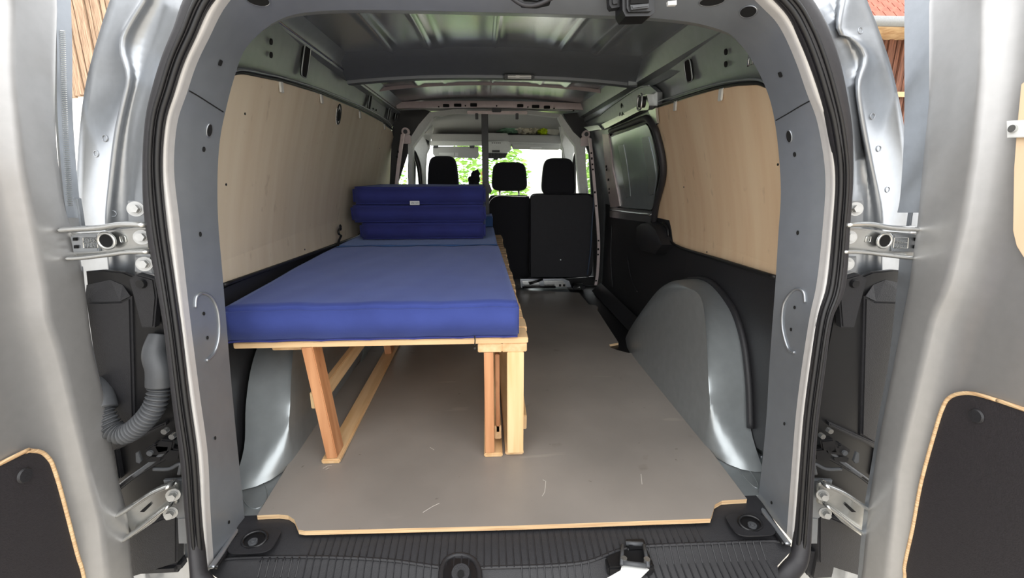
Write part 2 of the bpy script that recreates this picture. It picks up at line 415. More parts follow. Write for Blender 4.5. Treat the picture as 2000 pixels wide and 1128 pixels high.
# roof: crowned sheet with shallow lengthwise swages
def roofz(x, y):
    base = 1.266-.026*(x/.6)**2
    if y < 2: base -= .072*((2-y)/.95)**2*(1-min(1, abs(x/.575))**3)
    if y > 1.12:
        e = min(1, (y-1.12)/.05)
        for c, wd, h in ((-.39, .035, .009), (-.25, .016, .005), (.25, .016, .005), (.39, .035, .009)):
            d = abs(x-c)
            if d < wd and (1.15 < y < 1.93 or 2.2 < y < 2.6): base -= h*.5*(1+math.cos(PI*d/wd))*e
        if abs(x) < .21 and (1.15 < y < 1.93 or 2.2 < y < 2.6):
            k = min(1, (.21-abs(x))/.02); base += .003*k
        if abs(x-.0) < .006: base -= .004
    return base
bm = NB(); rows = []
for i in range(64):
    y = 1.0+i*(3.34-1.0)/63
    rows.append([Vector((-.575+j*1.15/140, y, roofz(-.575+j*1.15/140, y))) for j in range(141)])
loft(bm, rows)
CE = struct('ceiling', bm, ROOFM, smooth=True)
# roof side rails
def bowz(x, z0, crown=.03): return z0+crown*(1-(x/.6)**2)
bm = NB()
loft(bm, [[Vector((x, y, z)) for x, z in ((-.64, 1.190), (-.612, 1.198), (-.606, 1.206), (-.598, 1.222), (-.565, 1.240), (-.555, 1.25))] for y in (1.02, 3.3)])
struct('trim_3', bm, SILVER_IN, smooth='auto', label='silver roof side rail above the pale plywood wall')
bm = NB(); tube(bm, [(-.606, 1.03, 1.2065), (-.606, 3.3, 1.2065)], .0035, 8); struct('trim_3_bead', bm, CHROME, smooth=True)
bm = NB()
loft(bm, [[Vector((x, y, z)) for x, z in ((.66, 1.145), (.642, 1.150), (.640, 1.175), (.605, 1.180), (.600, 1.19), (.575, 1.238), (.55, 1.25))] for y in (1.02, 3.3)])
box(bm, (.572, 2.075, 1.17), (.609, 2.085, 1.245), 0)
struct('trim_4', bm, SILVER_IN, smooth='auto', label='wide silver roof side rail above the warm plywood wall')
# cross bows under the roof
def bow(bm, y0, y1, zc, ze, th, hx=.60, flange=0, endz=0):
    pr = [(y0, 0), (y0+.012, -th), (y1-.012, -th), (y1, 0)]
    cs = []
    for i in range(33):
        x = -hx+2*hx*i/32; z = ze+(zc-ze)*(1-(abs(x)/hx)**2.2)
        cs.append([Vector((x, y, z+d)) for y, d in [(y0-flange, .004)]+pr+[(y1+flange, .004)]])
    loft(bm, cs)
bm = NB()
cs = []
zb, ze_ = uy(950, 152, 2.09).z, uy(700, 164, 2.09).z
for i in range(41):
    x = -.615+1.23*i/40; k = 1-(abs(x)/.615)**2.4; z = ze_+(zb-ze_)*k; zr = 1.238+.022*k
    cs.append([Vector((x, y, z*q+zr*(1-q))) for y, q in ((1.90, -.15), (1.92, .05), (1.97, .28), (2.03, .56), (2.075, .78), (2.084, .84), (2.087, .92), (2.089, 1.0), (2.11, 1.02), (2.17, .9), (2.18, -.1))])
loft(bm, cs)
struct('trim_5', bm, mat('bow_shaded_paint', (112, 117, 122), .5, .4, .05, 30), smooth='auto', label='deep silver cross bow holding the lamp')  # bow is silver too; its shade is put into this darker colour
bm = NB(); bow(bm, 2.60, 2.63, 1.268, 1.232, .010, .6, .006); struct('trim_6', bm, PINKM, smooth='auto', label='narrow pale cross bow')
bm = NB(); bow(bm, 3.10, 3.16, 1.247, 1.236, .032, .60, .004)
T7 = struct('trim_7', bm, PINKM, smooth='auto', label='slotted pale cross member at the cab opening')
b7 = BV(T7)
for x, y, wd, hh in ((871.5, 206.3, 11, 5), (894, 205.5, 13, 5), (925, 205, 12, 5.5), (1016, 206.5, 11, 5), (1046, 208, 13, 5), (1068, 209.5, 11, 5)):
    p = uy(x, y, 3.108); bm = NB(); box(bm, (p.x-wd*.0018, 3.098, p.z-hh*.0018), (p.x+wd*.0018, 3.112, p.z+hh*.0018), .002)
    obj('slot', bm, HOLE, T7)
for x, y in ((857, 208.5), (909, 206.5), (970, 207), (1031, 209), (1082, 212), (1120, 216)):
    p = uy(x, y, 3.108); bm = NB(); cyl(bm, (p.x, 3.100, p.z), (0, 1, 0), .0045, .012, 10); obj('hole', bm, HOLE, T7)

# ------------------------------------------------------------ rear opening frame
P2 = [(478,1012),(471,943),(463,865),(452,750),(443,640),(435,540),(426,430),(425,340),(430,270),(441,215),(455,160),(475,103),(505,67),(543,40),(600,24),(725,19),(1000,25),(1220,32),(1340,42),(1412,60),(1440,80),(1470,120),(1495,170),(1510,220),(1520,290),(1525,375),(1520,460),(1514,560),(1508,640),(1502,726),(1497,813),(1489,900),(1480,977)]
P1 = [(412,1109),(405,1000),(400,890),(385,780),(368,650),(355,540),(343,430),(332,330),(338,240),(358,178),(376,125),(400,75),(440,0),(510,-60),(620,-85),(760,-98),(1000,-95),(1220,-90),(1340,-70),(1430,-45),(1500,15),(1530,50),(1558,110),(1583,180),(1605,240),(1620,340),(1615,440),(1603,550),(1588,620),(1572,720),(1560,814),(1552,914),(1542,1050)]
PS = [(378,1130),(366,1010),(355,890),(340,780),(325,640),(307,540),(286,430),(283,325),(289,235),(302,175),(320,115),(340,65),(370,-10),(440,-80),(560,-115),(740,-130),(1000,-128),(1220,-122),(1390,-105),(1500,-70),(1575,-5),(1612,65),(1635,130),(1650,195),(1658,270),(1661,340),(1655,440),(1646,560),(1620,620),(1606,720),(1594,814),(1586,920),(1575,1080)]
P1b = [(p[0]+(s[0]-p[0])*.16, p[1]+(s[1]-p[1])*.16) for p, s in zip(P1, PS)]
def sp3(keys, Y, per=5):
    return [uy(p.x, p.y, Y if not callable(Y) else Y(p)) for p in spline(keys, per)]
Y2 = lambda p: 1.02-.04*max(0, (p.y-700)/300)
Y1 = lambda p: .91-.055*max(0, (p.y-500)/600)
c2 = sp3(P2, Y2); c1 = sp3(P1, Y1); c1b = sp3(P1b, lambda p: Y1(p)-.012)
c1s = sp3(PS, lambda p: Y1(p)+.005)
mid = [a.lerp(b_, .5)+Vector((0, -.012, 0)) for a, b_ in zip(c1, c2)]
q1 = [a.lerp(b_, .07)+Vector((0, .004, 0)) for a, b_ in zip(c1, c2)]
ret = [Vector((p.x*1.03, p.y+.02, p.z)) for p in c2]; ret2 = [Vector((p.x*1.06, p.y+.05, p.z+.02)) for p in c2]
f08 = [a.lerp(b_, .05)+Vector((0, .004, 0)) for a, b_ in zip(c1, c2)]; f05 = [a.lerp(b_, .03)+Vector((0, -.003, 0)) for a, b_ in zip(c1, c2)]
bm = NB(); loft(bm, [f08, [p.lerp(q, .5)+Vector((0, -.001, 0)) for p, q in zip(f08, mid)], mid, c2])
RG = struct('trim_8', bm, RINGM, smooth=True, label='silver frame around the rear opening')
bm = NB(); loft(bm, [c2, ret, ret2]); obj('inner_return', bm, SILVER_IN, RG, True)
bvR_ = BV(RG)
bm = NB(); loft(bm, [[p.lerp(q, .35)+Vector((0, -.002, 0)) for p, q in zip(c1b, c1s)], [p+Vector((0, -.004, 0)) for p in c1b], [p+Vector((0, -.0045, 0)) for p in c1], f05, f08])
obj('flange_edge', bm, FLANGE, RG, True)
def on_ring(px, py, lift=.001): return hit(px, py, bvR_, lift)
for x, y, r, ry, pw, nm in ((429,122,.0045,.0055,.5,'square_hole'),(1525,145,.0045,.0055,.5,'square_hole'),(408,254,.0065,.012,1,'oval_hole'),(1542,266,.0065,.012,1,'oval_hole'),(397,291,.0035,.005,1,'hole'),(1553,301,.0035,.005,1,'hole'),(390,457,.003,.005,1,'hole'),(1559,454,.003,.005,1,'hole'),(397,612,.003,.004,1,'hole'),(404,659,.003,.004,1,'hole'),(1553,600,.003,.004,1,'hole'),(1546,643,.003,.004,1,'hole'),(419,855,.003,.004,1,'hole'),(446,1019,.003,.004,1,'hole'),(1533,827,.003,.004,1,'hole'),(1508,981,.003,.004,1,'hole'),(1391,1,.022,.011,1,'access_hole'),(1462,22,.017,.011,1,'access_hole'),(502,-2,.022,.011,1,'access_hole')):
    p, n = on_ring(x, y)
    if p is None: continue
    bm = NB(); disc(bm, p, n, r, .0012, ry, 18, power=pw); h = obj(nm, bm, HOLE, RG)
    if r > .006:
        bm = NB(); ringm(bm, p, n, r*1.06, .0014, ry*1.06); obj('rim', bm, SILVER, h, True)
for pts in ([(362,173),(385,186),(410,202),(440,221)], [(1589,193),(1565,206),(1540,221),(1512,237)]):
    bm = NB(); tube(bm, [on_ring(x, y, .0003)[0] for x, y in [(p.x, p.y) for p in spline([(q[0], q[1], 0) for q in pts], 5)]], .0012, 6); obj('seam', bm, HOLE, RG)
for pts in ([(402,704),(418,688),(427,655),(425,610),(413,582),(395,572),(383,580),(381,600)], [(1553,688),(1540,680),(1529,640),(1530,600),(1540,578),(1556,564),(1570,570),(1573,590)]):
    L = [on_ring(p.x, p.y, .001)[0] for p in spline([(q[0], q[1], 0) for q in pts], 6)]
    L = [p for p in L if p is not None]
    bm = NB(); tube(bm, L, .0032, 8); obj('embossed_bead', bm, SILVER, RG, True)

# black rubber seal clipped round the opening
t = thing('door_seal', (0, .87, -.1), 'thick black rubber seal running round the whole rear opening', 'seal')
So = [((p[0]*.38+s[0]*.62), (p[1]*.38+s[1]*.62)) for p, s in zip(P1b, PS)]
ys = lambda p: Y1(p)-.022
cc = sp3(So, ys)
base = [(1540,1115),(1500,1150),(1400,1170),(1000,1185),(600,1175),(460,1160),(410,1140)]
def closed_loop(keys, bot, yf): return sp3(keys+bot, yf)
loopc = closed_loop(So, [(1545,1112),(1510,1140),(1400,1165),(1000,1190),(600,1180),(440,1168),(405,1150)], lambda p: Y1(p)-.022-.03*max(0, (p.y-1050)/100))
def seal_w(i, keysA, keysB): return 0
sizes = []
a_ = sp3(P1b+[(1538,1085),(1500,1110),(1400,1135),(1000,1160),(600,1150),(450,1140),(425,1125)], ys); b_ = sp3(PS+[(1560,1125),(1520,1160),(1400,1190),(1000,1215),(600,1205),(430,1190),(390,1165)], ys)
for p, q in zip(a_, b_): sizes.append(max(.011, (p-q).length*.36))
bm = NB(); tube(bm, loopc, [s for s in sizes], 14, ry=.019, closed=True, upv=(0, -1, 0)); obj('bulb', bm, RUBBER, t, True)
lip = [p.lerp(q, .24)+Vector((0, -.010, 0)) for p, q in zip(a_, b_)]
bm = NB(); tube(bm, lip, .0055, 8, closed=True); obj('inner_lip', bm, BLACKS, t, True)
gr = [p.lerp(q, .42)+Vector((0, -.019, 0)) for p, q in zip(a_, b_)]
bm = NB(); tube(bm, gr, .0035, 6, closed=True); obj('middle_rib', bm, BLACKS, t, True)

# ------------------------------------------------------------ outer rear pillars
OUT_L = [(220,-10),(195,65),(172,150),(160,225),(152,325),(149,435),(152,560),(160,700),(190,900),(230,1130)]
SEA_L = [(268,-10),(235,60),(240,140),(243,150),(222,260),(208,360),(200,435),(205,560),(215,700),(240,900),(270,1130)]
def pillar(s, O, Sm, Sl, name, lab):
    oc = sp3(O, .985, 8); n = len(oc)
    def res(keys, Y):
        c = spline(keys, 20); L = [0]
        for a, b in zip(c, c[1:]): L.append(L[-1]+(b-a).length)
        o = []; k = 0
        for i in range(n):
            d = L[-1]*i/(n-1)
            while k < len(L)-2 and L[k+1] < d: k += 1
            u = (d-L[k])/max(1e-9, L[k+1]-L[k]); q = c[k].lerp(c[k+1], min(1, max(0, u))); o.append(uy(q.x, q.y, Y(q) if callable(Y) else Y))
        return o
    O2 = res(O, .985); fl = [p+Vector((-s*.0035, -.006, 0)) for p in O2]; fl2 = [p+Vector((-s*.012, .0, 0)) for p in O2]
    sm = res(Sm, .968); sm2 = res([(x-s*7, y) for x, y in Sm], .955); sm3 = res([(x-s*16, y) for x, y in Sm], .972)
    k1 = res([((a*.55+b*.45), y) for (a, y), b in zip(Sl, [q[0] for q in Sm[:len(Sl)]])] if False else [(x+s*34, y) for x, y in Sl], .978)
    k2 = res([(x+s*8, y) for x, y in Sl], .955); k3 = res([(x-s*14, y) for x, y in Sl], .93)
    bm = NB(); loft(bm, [[p+Vector((0, .1, 0)) for p in O2], O2, fl, fl2, sm, sm2, sm3, k1, k2, k3])
    return struct(name, bm, SILVER, smooth=True, label=lab)
SL_L = [(365,-10),(340,65),(310,150),(290,225),(283,325),(287,430),(300,540),(325,700),(350,900),(368,1130)]
SM_L = [(282,-10),(238,62),(232,100),(245,150),(235,200),(222,260),(210,350),(203,435),(212,560),(225,700),(250,900),(280,1130)]
PL = pillar(-1, OUT_L, SM_L, SL_L, 'trim_9', 'bright silver outer pillar with stepped seam, by the hose')
OUT_R = [(1687,-10),(1715,60),(1740,135),(1760,225),(1772,310),(1777,415),(1775,560),(1765,700),(1740,900),(1705,1130)]
SL_R = [(1578,-10),(1615,65),(1640,150),(1655,235),(1661,325),(1655,425),(1645,560),(1607,714),(1587,900),(1570,1130)]
SM_R = [(1655,-10),(1645,60),(1672,75),(1698,110),(1683,165),(1690,230),(1708,320),(1722,385),(1727,440),(1725,560),(1715,700),(1690,900),(1655,1130)]
PR = pillar(1, OUT_R, SM_R, SL_R, 'trim_10', 'bright silver outer pillar with stepped seam, by the tiled barn')
# fascia above the opening closing the shell at the rear
tp = [c1s[i] for i in range(len(c1s)) if c1s[i].z > 1.155]
def outl(i): 
    a = PI*.90-PI*.80*i/(len(tp)-1); return Vector((.74*math.cos(a), .985, 1.06+.38*math.sin(a)**.7))
bm = NB(); loft(bm, [tp, [outl(i) for i in range(len(tp))]]); struct('trim_11', bm, SILVER, smooth=True)
bvPL, bvPR = BV(PL), BV(PR)
for bv, P, L in ((bvPL, PL, [(205,270),(221,417),(188,300)]), (bvPR, PR, [(1704,227),(1716,290),(1733,370),(1680,60)])):
    for x, y in L:
        p, n = hit(x, y, bv, .0005)
        if p: 
            bm = NB(); ringm(bm, p, n, .006, .001); obj('spot_weld', bm, SILVER, P, True)

# ============================================================ PLYWOOD AND WALL DETAILS
plyL = [(400,152),(457,147),(475,145),(520,154),(548,160),(620,182),(700,214),(745,238),(766,256),(773,290),(776,365),(735,427),(697,460),(560,510),(437,554),(400,567)]
bm = wallpiece(plyL, -1, -.004, .009)
pl = obj('plywood_lining', bm, PLYL, smooth=False, origin=(-.76, 2, .45)); tag(pl, 'pale birch plywood lining on the wall behind the blue mattress', 'wall panel')
plyR = [(1580,205),(1515,185),(1498,173),(1478,166),(1440,168),(1400,175),(1350,189),(1282,211),(1282,252),(1293,309),(1293,348),(1281,398),(1277,431),(1295,435),(1318,478),(1420,511),(1515,541),(1580,560)]
bm = wallpiece(plyR, 1, -.004, .009)
pr_ = obj('plywood_lining', bm, PLYR, smooth=False, origin=(.76, 1.5, .5)); tag(pr_, 'warm-toned birch plywood lining above the silver wheel arch', 'wall panel')
def wline(pts, s, off, r, name, mt, parent, per=5):
    L = [uw(p.x, p.y, s, off) for p in spline([(q[0], q[1], 0) for q in pts], per)]
    bm = NB(); tube(bm, L, r, 8); return obj(name, bm, mt, parent, True)
topL = [(457,146),(475,144),(520,153),(548,159),(620,181),(700,213),(745,237),(766,255)]
wline([(x, y-2.5) for x, y in topL], -1, -.006, .0045, 'edge_gap_shade', BLACKS, WL)  # black tube painting in the shaded gap above the plywood edge
wline([(x+2, y-8) for x, y in topL], -1, -.008, .0035, 'panel_lip', SILVER, WL)
topR = [(1515,183),(1498,171),(1478,164),(1440,166),(1400,173),(1350,187),(1282,209)]
wline([(x, y-2) for x, y in topR], 1, -.006, .0045, 'edge_gap_shade', BLACKS, WR)  # same dark gap painted in along the warm lining
wline([(x-2, y-9) for x, y in topR], 1, -.006, .003, 'panel_lip', SILVER_IN, WR)
def wslot(x0, y0, x1, y1, s, name='slot', parent=None, mt=HOLE, off=.012, rim=True):
    a = uw((x0+x1)/2, y0, s, off); c = uw((x0+x1)/2, y1, s, off); l = uw(x0, (y0+y1)/2, s, off); r = uw(x1, (y0+y1)/2, s, off)
    mp = (a+c)/2; n = Vector((-s, 0, -.25)).normalized(); ry = (a-c).length/2; rx = abs(l.y-r.y)/2
    bm = NB(); disc(bm, mp, n, rx, .006, ry, 24, power=.45); o = obj(name, bm, mt, parent)
    if rim: bm = NB(); ringm(bm, mp+n*.006, n, rx*1.05, .0022, ry*1.03, 24, power=.45); obj('slot_rim', bm, SILVER_IN, o, True)
    return o
wslot(589, 84, 600, 146, -1, parent=WL); wslot(719.5, 170, 725, 208, -1, parent=WL); wslot(758, 196, 762, 227, -1, parent=WL); wslot(771.5, 213, 775, 230, -1, parent=WL)
wslot(1342, 117, 1353, 157, 1, parent=WR)
for x, y, s, r in ((528,81,-1,.008),(528,107,-1,.008),(1419,101,1,.008),(1419,125,1,.008),(716,179,-1,.004),(739,192,-1,.006),(728,212,-1,.005),(734,215,-1,.006)):
    p = uw(x, y, s, .016); bm = NB(); disc(bm, p, (-s, 0, -.2), r*.8, .004, r, 14); obj('hole', bm, HOLE, WL if s < 0 else WR)
p = uw(1467, 114, 1, .0); bm = NB(); tube(bm, [p+Vector((0, a*.01, b*.014-.001)) for a, b in ((-1,1),(-1,-1),(1,-1),(1,1))], .003, 8); obj('wire_loop', bm, CHROME, WR, True)
for i, (x, y, s, lab) in enumerate(((549,165,-1,'first small clear clip on the pale plywood lining, closest to the rear opening'),(628,190,-1,'small clear clip on the pale plywood lining just behind the metal eyelet'),(703,222,-1,'small clear clip on the pale plywood lining ahead of the metal eyelet'),(751,246,-1,'small clear clip at the cab end of the pale plywood lining'),(1408,181,1,'clear plastic clip at the top middle of the warm plywood lining'),(1319,204,1,'clear plastic clip near the sliding door end of the warm plywood lining'))):
    p = uw(x, y, s, -.008); t = thing('panel_clip', p, lab, 'clip', 'clear clips on the plywood linings')
    bm = NB(); box(bm, p+Vector((-.003, -.010, -.022)), p+Vector((.003, .010, .010)), .0015); obj('clip_tongue', bm, GLASSF, t)
    bm = NB(); cyl(bm, p+Vector((s*.002, -.011, .012)), (0, 1, 0), .004, .022, 10); obj('clip_roll', bm, CHROME, t, True)
# eyelet through the pale lining
p = uw(660, 223, -1, -.006); t = thing('lashing_eyelet', p, 'oval metal lashing eyelet set in the top edge of the pale plywood', 'eyelet')
bm = NB(); disc(bm, p, (1, 0, -.2), .026, .003, .042, 24); obj('eyelet_plate', bm, WHITEP, t)
bm = NB(); disc(bm, p+Vector((.003, 0, -.004)), (1, 0, -.2), .014, .002, .024, 20); obj('eyelet_hole', bm, HOLE, t)
bm = NB(); ringm(bm, p+Vector((.004, 0, 0)), (1, 0, -.2), .024, .003, .040); obj('eyelet_ring', bm, BLACKS, t, True)
for x, y, s in ((441,360,-1),(595,487,-1),(478,222,-1),(741,290,-1),(1336,365,1),(1381,492,1),(1520,321,1),(1286,428,1),(1408,188,1)):
    p = uw(x, y, s, -.004); screw(pl if s < 0 else pr_, p, (-s, 0, 0), .0032)

# black lower trims
bm = wallpoly([(.98, -.03), (3.25, -.03), (3.25, .46), (2.7, .455), (2.0, .478), (1.35, .50), (.98, .51)], -1, .003, .012)
tl = obj('lower_trim', bm, BLACK, origin=(-.77, 2, 0)); tag(tl, 'black moulded lower wall trim behind the blue mattress', 'wall trim')
wline([(437,556),(560,512),(697,462),(730,440)], -1, -.008, .006, 'top_bead', BLACKS, tl)
lowR = [(1277,431),(1295,435),(1304,446),(1318,478),(1420,511),(1515,541),(1560,556)]
LP = [uw(x, y, 1, 0) for x, y in lowR]
yz = [(p.y, p.z) for p in LP]+[(1.0, .40), (1.0, .05), (1.10, .04), (1.16, .02), (1.20, -.02), (2.2, -.02)]
bm = wallpoly(yz, 1, -.010, .02, .05)
tr_ = obj('lower_trim', bm, BLACK, origin=(.76, 1.5, 0)); tag(tr_, 'black moulded trim wrapped over the exposed silver wheel arch', 'wall trim')
wline(lowR[1:6], 1, -.013, .006, 'top_bead', BLACKS, tr_)
# pocket bump at the front of that trim
bump = [(1258,440),(1268,433),(1285,432),(1300,444),(1317,478),(1300,498),(1268,490),(1256,470)]
C0 = [uw(x, y, 1, -.008) for x, y in bump]; cen = sum(C0, Vector())/len(C0)
C1 = [p.lerp(cen, .10)+Vector((-.045, 0, -.003)) for p in C0]; C2 = [p.lerp(cen, .28)+Vector((-.055, 0, -.005)) for p in C0]
bm = NB(); r_ = loft(bm, [C0, C1, C2], closed=True); bm.faces.new(r_[-1]); bmesh.ops.recalc_face_normals(bm, faces=bm.faces)
obj('trim_pocket', bm, BLACK, tr_, 'auto')

# wheel arches
CON = [(1243,690),(1247,655),(1288,595),(1330,552),(1380,547),(1425,592),(1450,655),(1462,740),(1466,835),(1500,870)]
FAC = [(1247,690),(1262,655),(1298,605),(1332,570),(1354,566),(1372,590),(1380,660),(1384,750),(1386,800),(1374,850)]
def arch(s, name, lab):
    A = []
    for x, y in CON:
        p = uw(x, y, 1, -.012); A.append(p)
    A[0].z = min(A[0].z, 0); A[-1].z = -.01
    B = [ux(x, y, .612) for x, y in FAC]; B[0].z = -.01; B[-1].z = -.01
    sp = lambda L: spline(L, 5)
    A = sp(A); B = sp(B)
    out = [A]
    for t_ in (.12, .3, .5, .7, .85, .95):
        ang = t_*PI/2
        r_ = []
        for a, b in zip(A, B):
            q = Vector((a.x+(b.x-a.x)*math.sin(ang)**.9, a.y+(b.y-a.y)*(1-math.cos(ang)), a.z+(b.z-a.z)*(1-math.cos(ang))))
            r_.append(q)
        out.append(r_)
    out.append(B)
    if s < 0: out = [[Vector((-p.x, p.y, p.z*.80)) for p in r] for r in out]
    bm = NB(); rows = loft(bm, out, flip=(s < 0)); bm.faces.new(rows[-1])
    bmesh.ops.recalc_face_normals(bm, faces=bm.faces)
    o = obj(name, bm, SILVER_IN, origin=(s*.68, 1.5, 0), smooth='auto'); tag(o, lab, 'wheel arch'); return o
aR = arch(1, 'wheel_arch', 'silver wheel arch standing clear beside the grey floor board')
aL = arch(-1, 'wheel_arch', 'silver wheel arch partly hidden under the bed')
LA = spline([uw(x, y, 1, -.016) for x, y in CON[1:9]], 6)
bm = NB(); tube(bm, LA, .011, 8); obj('arch_lip', bm, BLACK, tr_, True)
# seam sealer ridges on the steel floor
def floorline(pts, z, r, name, mt, parent, mirror=False):
    L = [uz(p.x, p.y, z) for p in spline([(q[0], q[1], 0) for q in pts], 6)]
    if mirror: L = [Vector((-p.x, p.y, p.z)) for p in L]
    bm = NB(); tube(bm, L, r, 8); return obj(name, bm, mt, parent, True)
floorline([(1372,850),(1386,866),(1402,876),(1420,872),(1440,870),(1466,880),(1490,893)], -.008, .007, 'sealer_ridge', SILVER, FL)
floorline([(1410,880),(1440,892),(1490,915)], -.010, .0025, 'sealer_ridge', SILVER, FL)
floorline([(585,868),(560,890),(540,893),(520,890),(495,898),(468,922)], -.008, .007, 'sealer_ridge', SILVER, FL)
floorline([(575,880),(530,903),(468,940)], -.010, .0025, 'sealer_ridge', SILVER, FL)
for c, mir in (((1457,922), 0), ((497,962), 0)):
    L = []
    for i in range(24):
        a = 2*PI*i/24; ca, sa = math.cos(a), math.sin(a)
        L.append(uz(c[0]+ca*34*.6+sa*14, c[1]+sa*26+ca*16*(1 if c[0] > 1000 else -1), -.011))
    bm = NB(); tube(bm, L, .0015, 6, closed=True); obj('pressed_ring', bm, SILVER_IN, FL, True)
floorline([(1247,668),(1300,740),(1384,835)], .03, .006, 'sealer_ridge', SILVER_IN, FL)

# ============================================================ FLOOR BOARD
fb = [(505,1004)]
fpix = [(502,1006),(520,1005),(545,1004),(563,1006),(575,1014),(583,1034),(595,1036),(1000,1026),(1388,1012),(1392,1000),(1396,985),(1410,977),(1459,974),
        (1375,862),(1243,688),(1228,689),(1205,683),(1192,678),(1190,672),(1208,669),(1205,664),(1166,604),(1168,599),(1163,596),(1150,594),(1131,571),(1020,566)]
P = [uz(x, y, 0) for x, y in fpix]
P += [Vector((-.28, 3.12, 0)), Vector((-.60, 3.12, 0)), Vector((-.60, 1.9, 0)), uz(703, 705, 0), uz(592, 856, 0), uz(545, 936, 0)]
bm = NB(); prism(bm, P, (0, 0, -.012), 0, (0, 1))
fbd = obj('floor_board', bm, [FLOORB, PLYE], origin=(0, 2, -.012)); tag(fbd, 'large worn grey-brown plywood board covering the load floor', 'floor board')
# black step well by the sliding door
bm = NB(); prism(bm, [(.545, 1.86, -.0118), (.78, 1.86, -.0118), (.78, 3.28, -.0118), (.545, 3.28, -.0118)], (0, 0, -.004)); 
stw = obj('step_trim', bm, BLACKS, origin=(.7, 2.5, 0)); tag(stw, 'black plastic step trim at the foot of the sliding door', 'step trim')
bm = NB(); prism(bm, [(.70, 1.95, -.005), (.76, 1.95, .05), (.76, 3.1, .05), (.70, 3.1, -.005)], (0, 0, .004)); obj('step_riser', bm, BLACK, stw)

# ============================================================ REAR SILL
t = thing('sill_cover', (0, .8, -.05), 'black ribbed plastic sill cover along the rear edge of the load floor', 'sill cover')
foldk = [(402,1104),(430,1095),(500,1090),(640,1090),(760,1096),(850,1108),(905,1112),(960,1110),(1080,1106),(1150,1098),(1210,1076),(1262,1068),(1400,1062),(1510,1058),(1545,1066)]
backk = [(440,1010)]
fold = [uz(p.x, p.y, -.034) for p in spline([(a, b, 0) for a, b in foldk], 8)]
n = len(fold)
back = [Vector((p.x*1.0, 1.0 if abs(p.x) < .53 else 1.0, -.030)) for p in fold]
def sillz(x): return -.030
r0 = [Vector((p.x, 1.02, -.0125)) for p in fold]
r1 = [Vector((p.x, .955, -.0128)) for p in fold]
r2 = [p+Vector((0, .012, .003)) for p in fold]
r3 = [p+Vector((0, -.006, -.004)) for p in fold]
r4 = [Vector((p.x*(1 if abs(p.x) < .5 else 1-.5*(abs(p.x)-.5)), p.y-.03, p.z-.022)) for p in fold]
r5 = [Vector((p.x*.88, .745, -.075)) for p in fold]; r6 = [Vector((p.x*.82, .70, -.16)) for p in fold]
bm = NB(); loft(bm, [r0, r1, r2, r3, r4, r5, r6]); sc_ = obj('sill_body', bm, BLACK, t, True)
bvS = BV(sc_)
bm = NB()
x = -.555
while x < .585:
    pts = []
    f = Vector((x, lerp(x, [q.x for q in fold], [q.y for q in fold]), -.034))
    if abs(x) < .50 or True:
        y0 = .925 if abs(x+.0) < .46 else .86
        inhook = abs(abs(x)-.53) < .07
        for yy in [y0-(y0-f.y)*k/4 for k in range(5)]:
            if inhook and yy > f.y+.03: continue
            zz = lerp(yy, (f.y+.012, .955), (f.z+.003, -.0125)); pts.append(Vector((x, yy, zz+.0005)))
        if not (.10 < x-.075 < .19) and not (-.10 < x < .02):
            pts += [f+Vector((0, -.006, -.0035)), f+Vector((0, -.03, -.0215)), Vector((x, .755, -.068))]
        if len(pts) > 1: tube(bm, pts, .0016, 5)
    x += .0165
obj('moulded_ribs', bm, BLACK, t, kind='stuff')
bm = NB(); tube(bm, [p+Vector((0, .003, .0)) for p in fold], .004, 8); obj('fold_edge', bm, BLACK, t, True)
def lashing(px, py, lab, s):
    p = uz(px, py, -.014); g = thing('tie_down_ring', p, lab, 'tie-down ring')
    bm = NB(); disc(bm, p+Vector((0, 0, -.001)), (0, 0, 1), .050, .003, .036, 24, upv=(0, 1, 0), power=.5); obj('ring_seat', bm, BLACK, g, 'auto')
    bm = NB(); disc(bm, p+Vector((0, 0, .001)), (0, 0, 1), .024, .002, .024, 20, upv=(0, 1, 0)); obj('recess', bm, BLACKS, g)
    bm = NB(); ringm(bm, p+Vector((0, 0, .005)), (0, -.25, 1), .026, .0035, .020, 24, upv=(0, 1, 0)); obj('swivel_ring', bm, BLACKS, g, True)
    bm = NB(); cyl(bm, p+Vector((0, -.008, .002)), (0, 0, 1), .010, .006, 16); cyl(bm, p+Vector((0, -.008, .007)), (0, 0, 1), .0055, .004, 6); obj('fixing_bolt', bm, GREYP, g, 'auto')
lashing(498, 1056, 'black tie-down ring in the sill corner nearer the bed', -1)
lashing(1465, 1024, 'black tie-down ring in the sill corner by the bare wheel arch', 1)
# striker in its notch
p = uz(1240, 1082, -.03); g = thing('latch_striker', p, 'latch striker with a white plate in a notch of the black sill', 'latch')
bm = NB(); box(bm, uz(1200, 1128, -.06)+Vector((-.015, 0, 0)), uz(1262, 1075, -.045)+Vector((0, 0, .012)), .004); obj('striker_recess', bm, BLACKS, g)
a, c = uz(1190, 1123, -.03), uz(1258, 1122, -.03)
bm = NB(); prism(bm, [uz(1184, 1128, -.029), uz(1252, 1126, -.029), uz(1268, 1110, -.029), uz(1240, 1098, -.029), uz(1216, 1096, -.029), uz(1212, 1112, -.029)], (0, 0, -.004), .001); obj('striker_plate', bm, WHITEP, g)
bm = NB()
for q, r in (((1216, 1098), (1262, 1104)), ((1222, 1060), (1256, 1062))):
    tube(bm, [uz(q[0], q[1], -.022), uz(r[0], r[1], -.022)], .005, 10)
tube(bm, [uz(1216, 1064, -.02), uz(1214, 1102, -.02)], .004, 8); tube(bm, [uz(1258, 1064, -.02), uz(1266, 1106, -.02)], .004, 8)
obj('striker_bar', bm, GREYP, g, True)
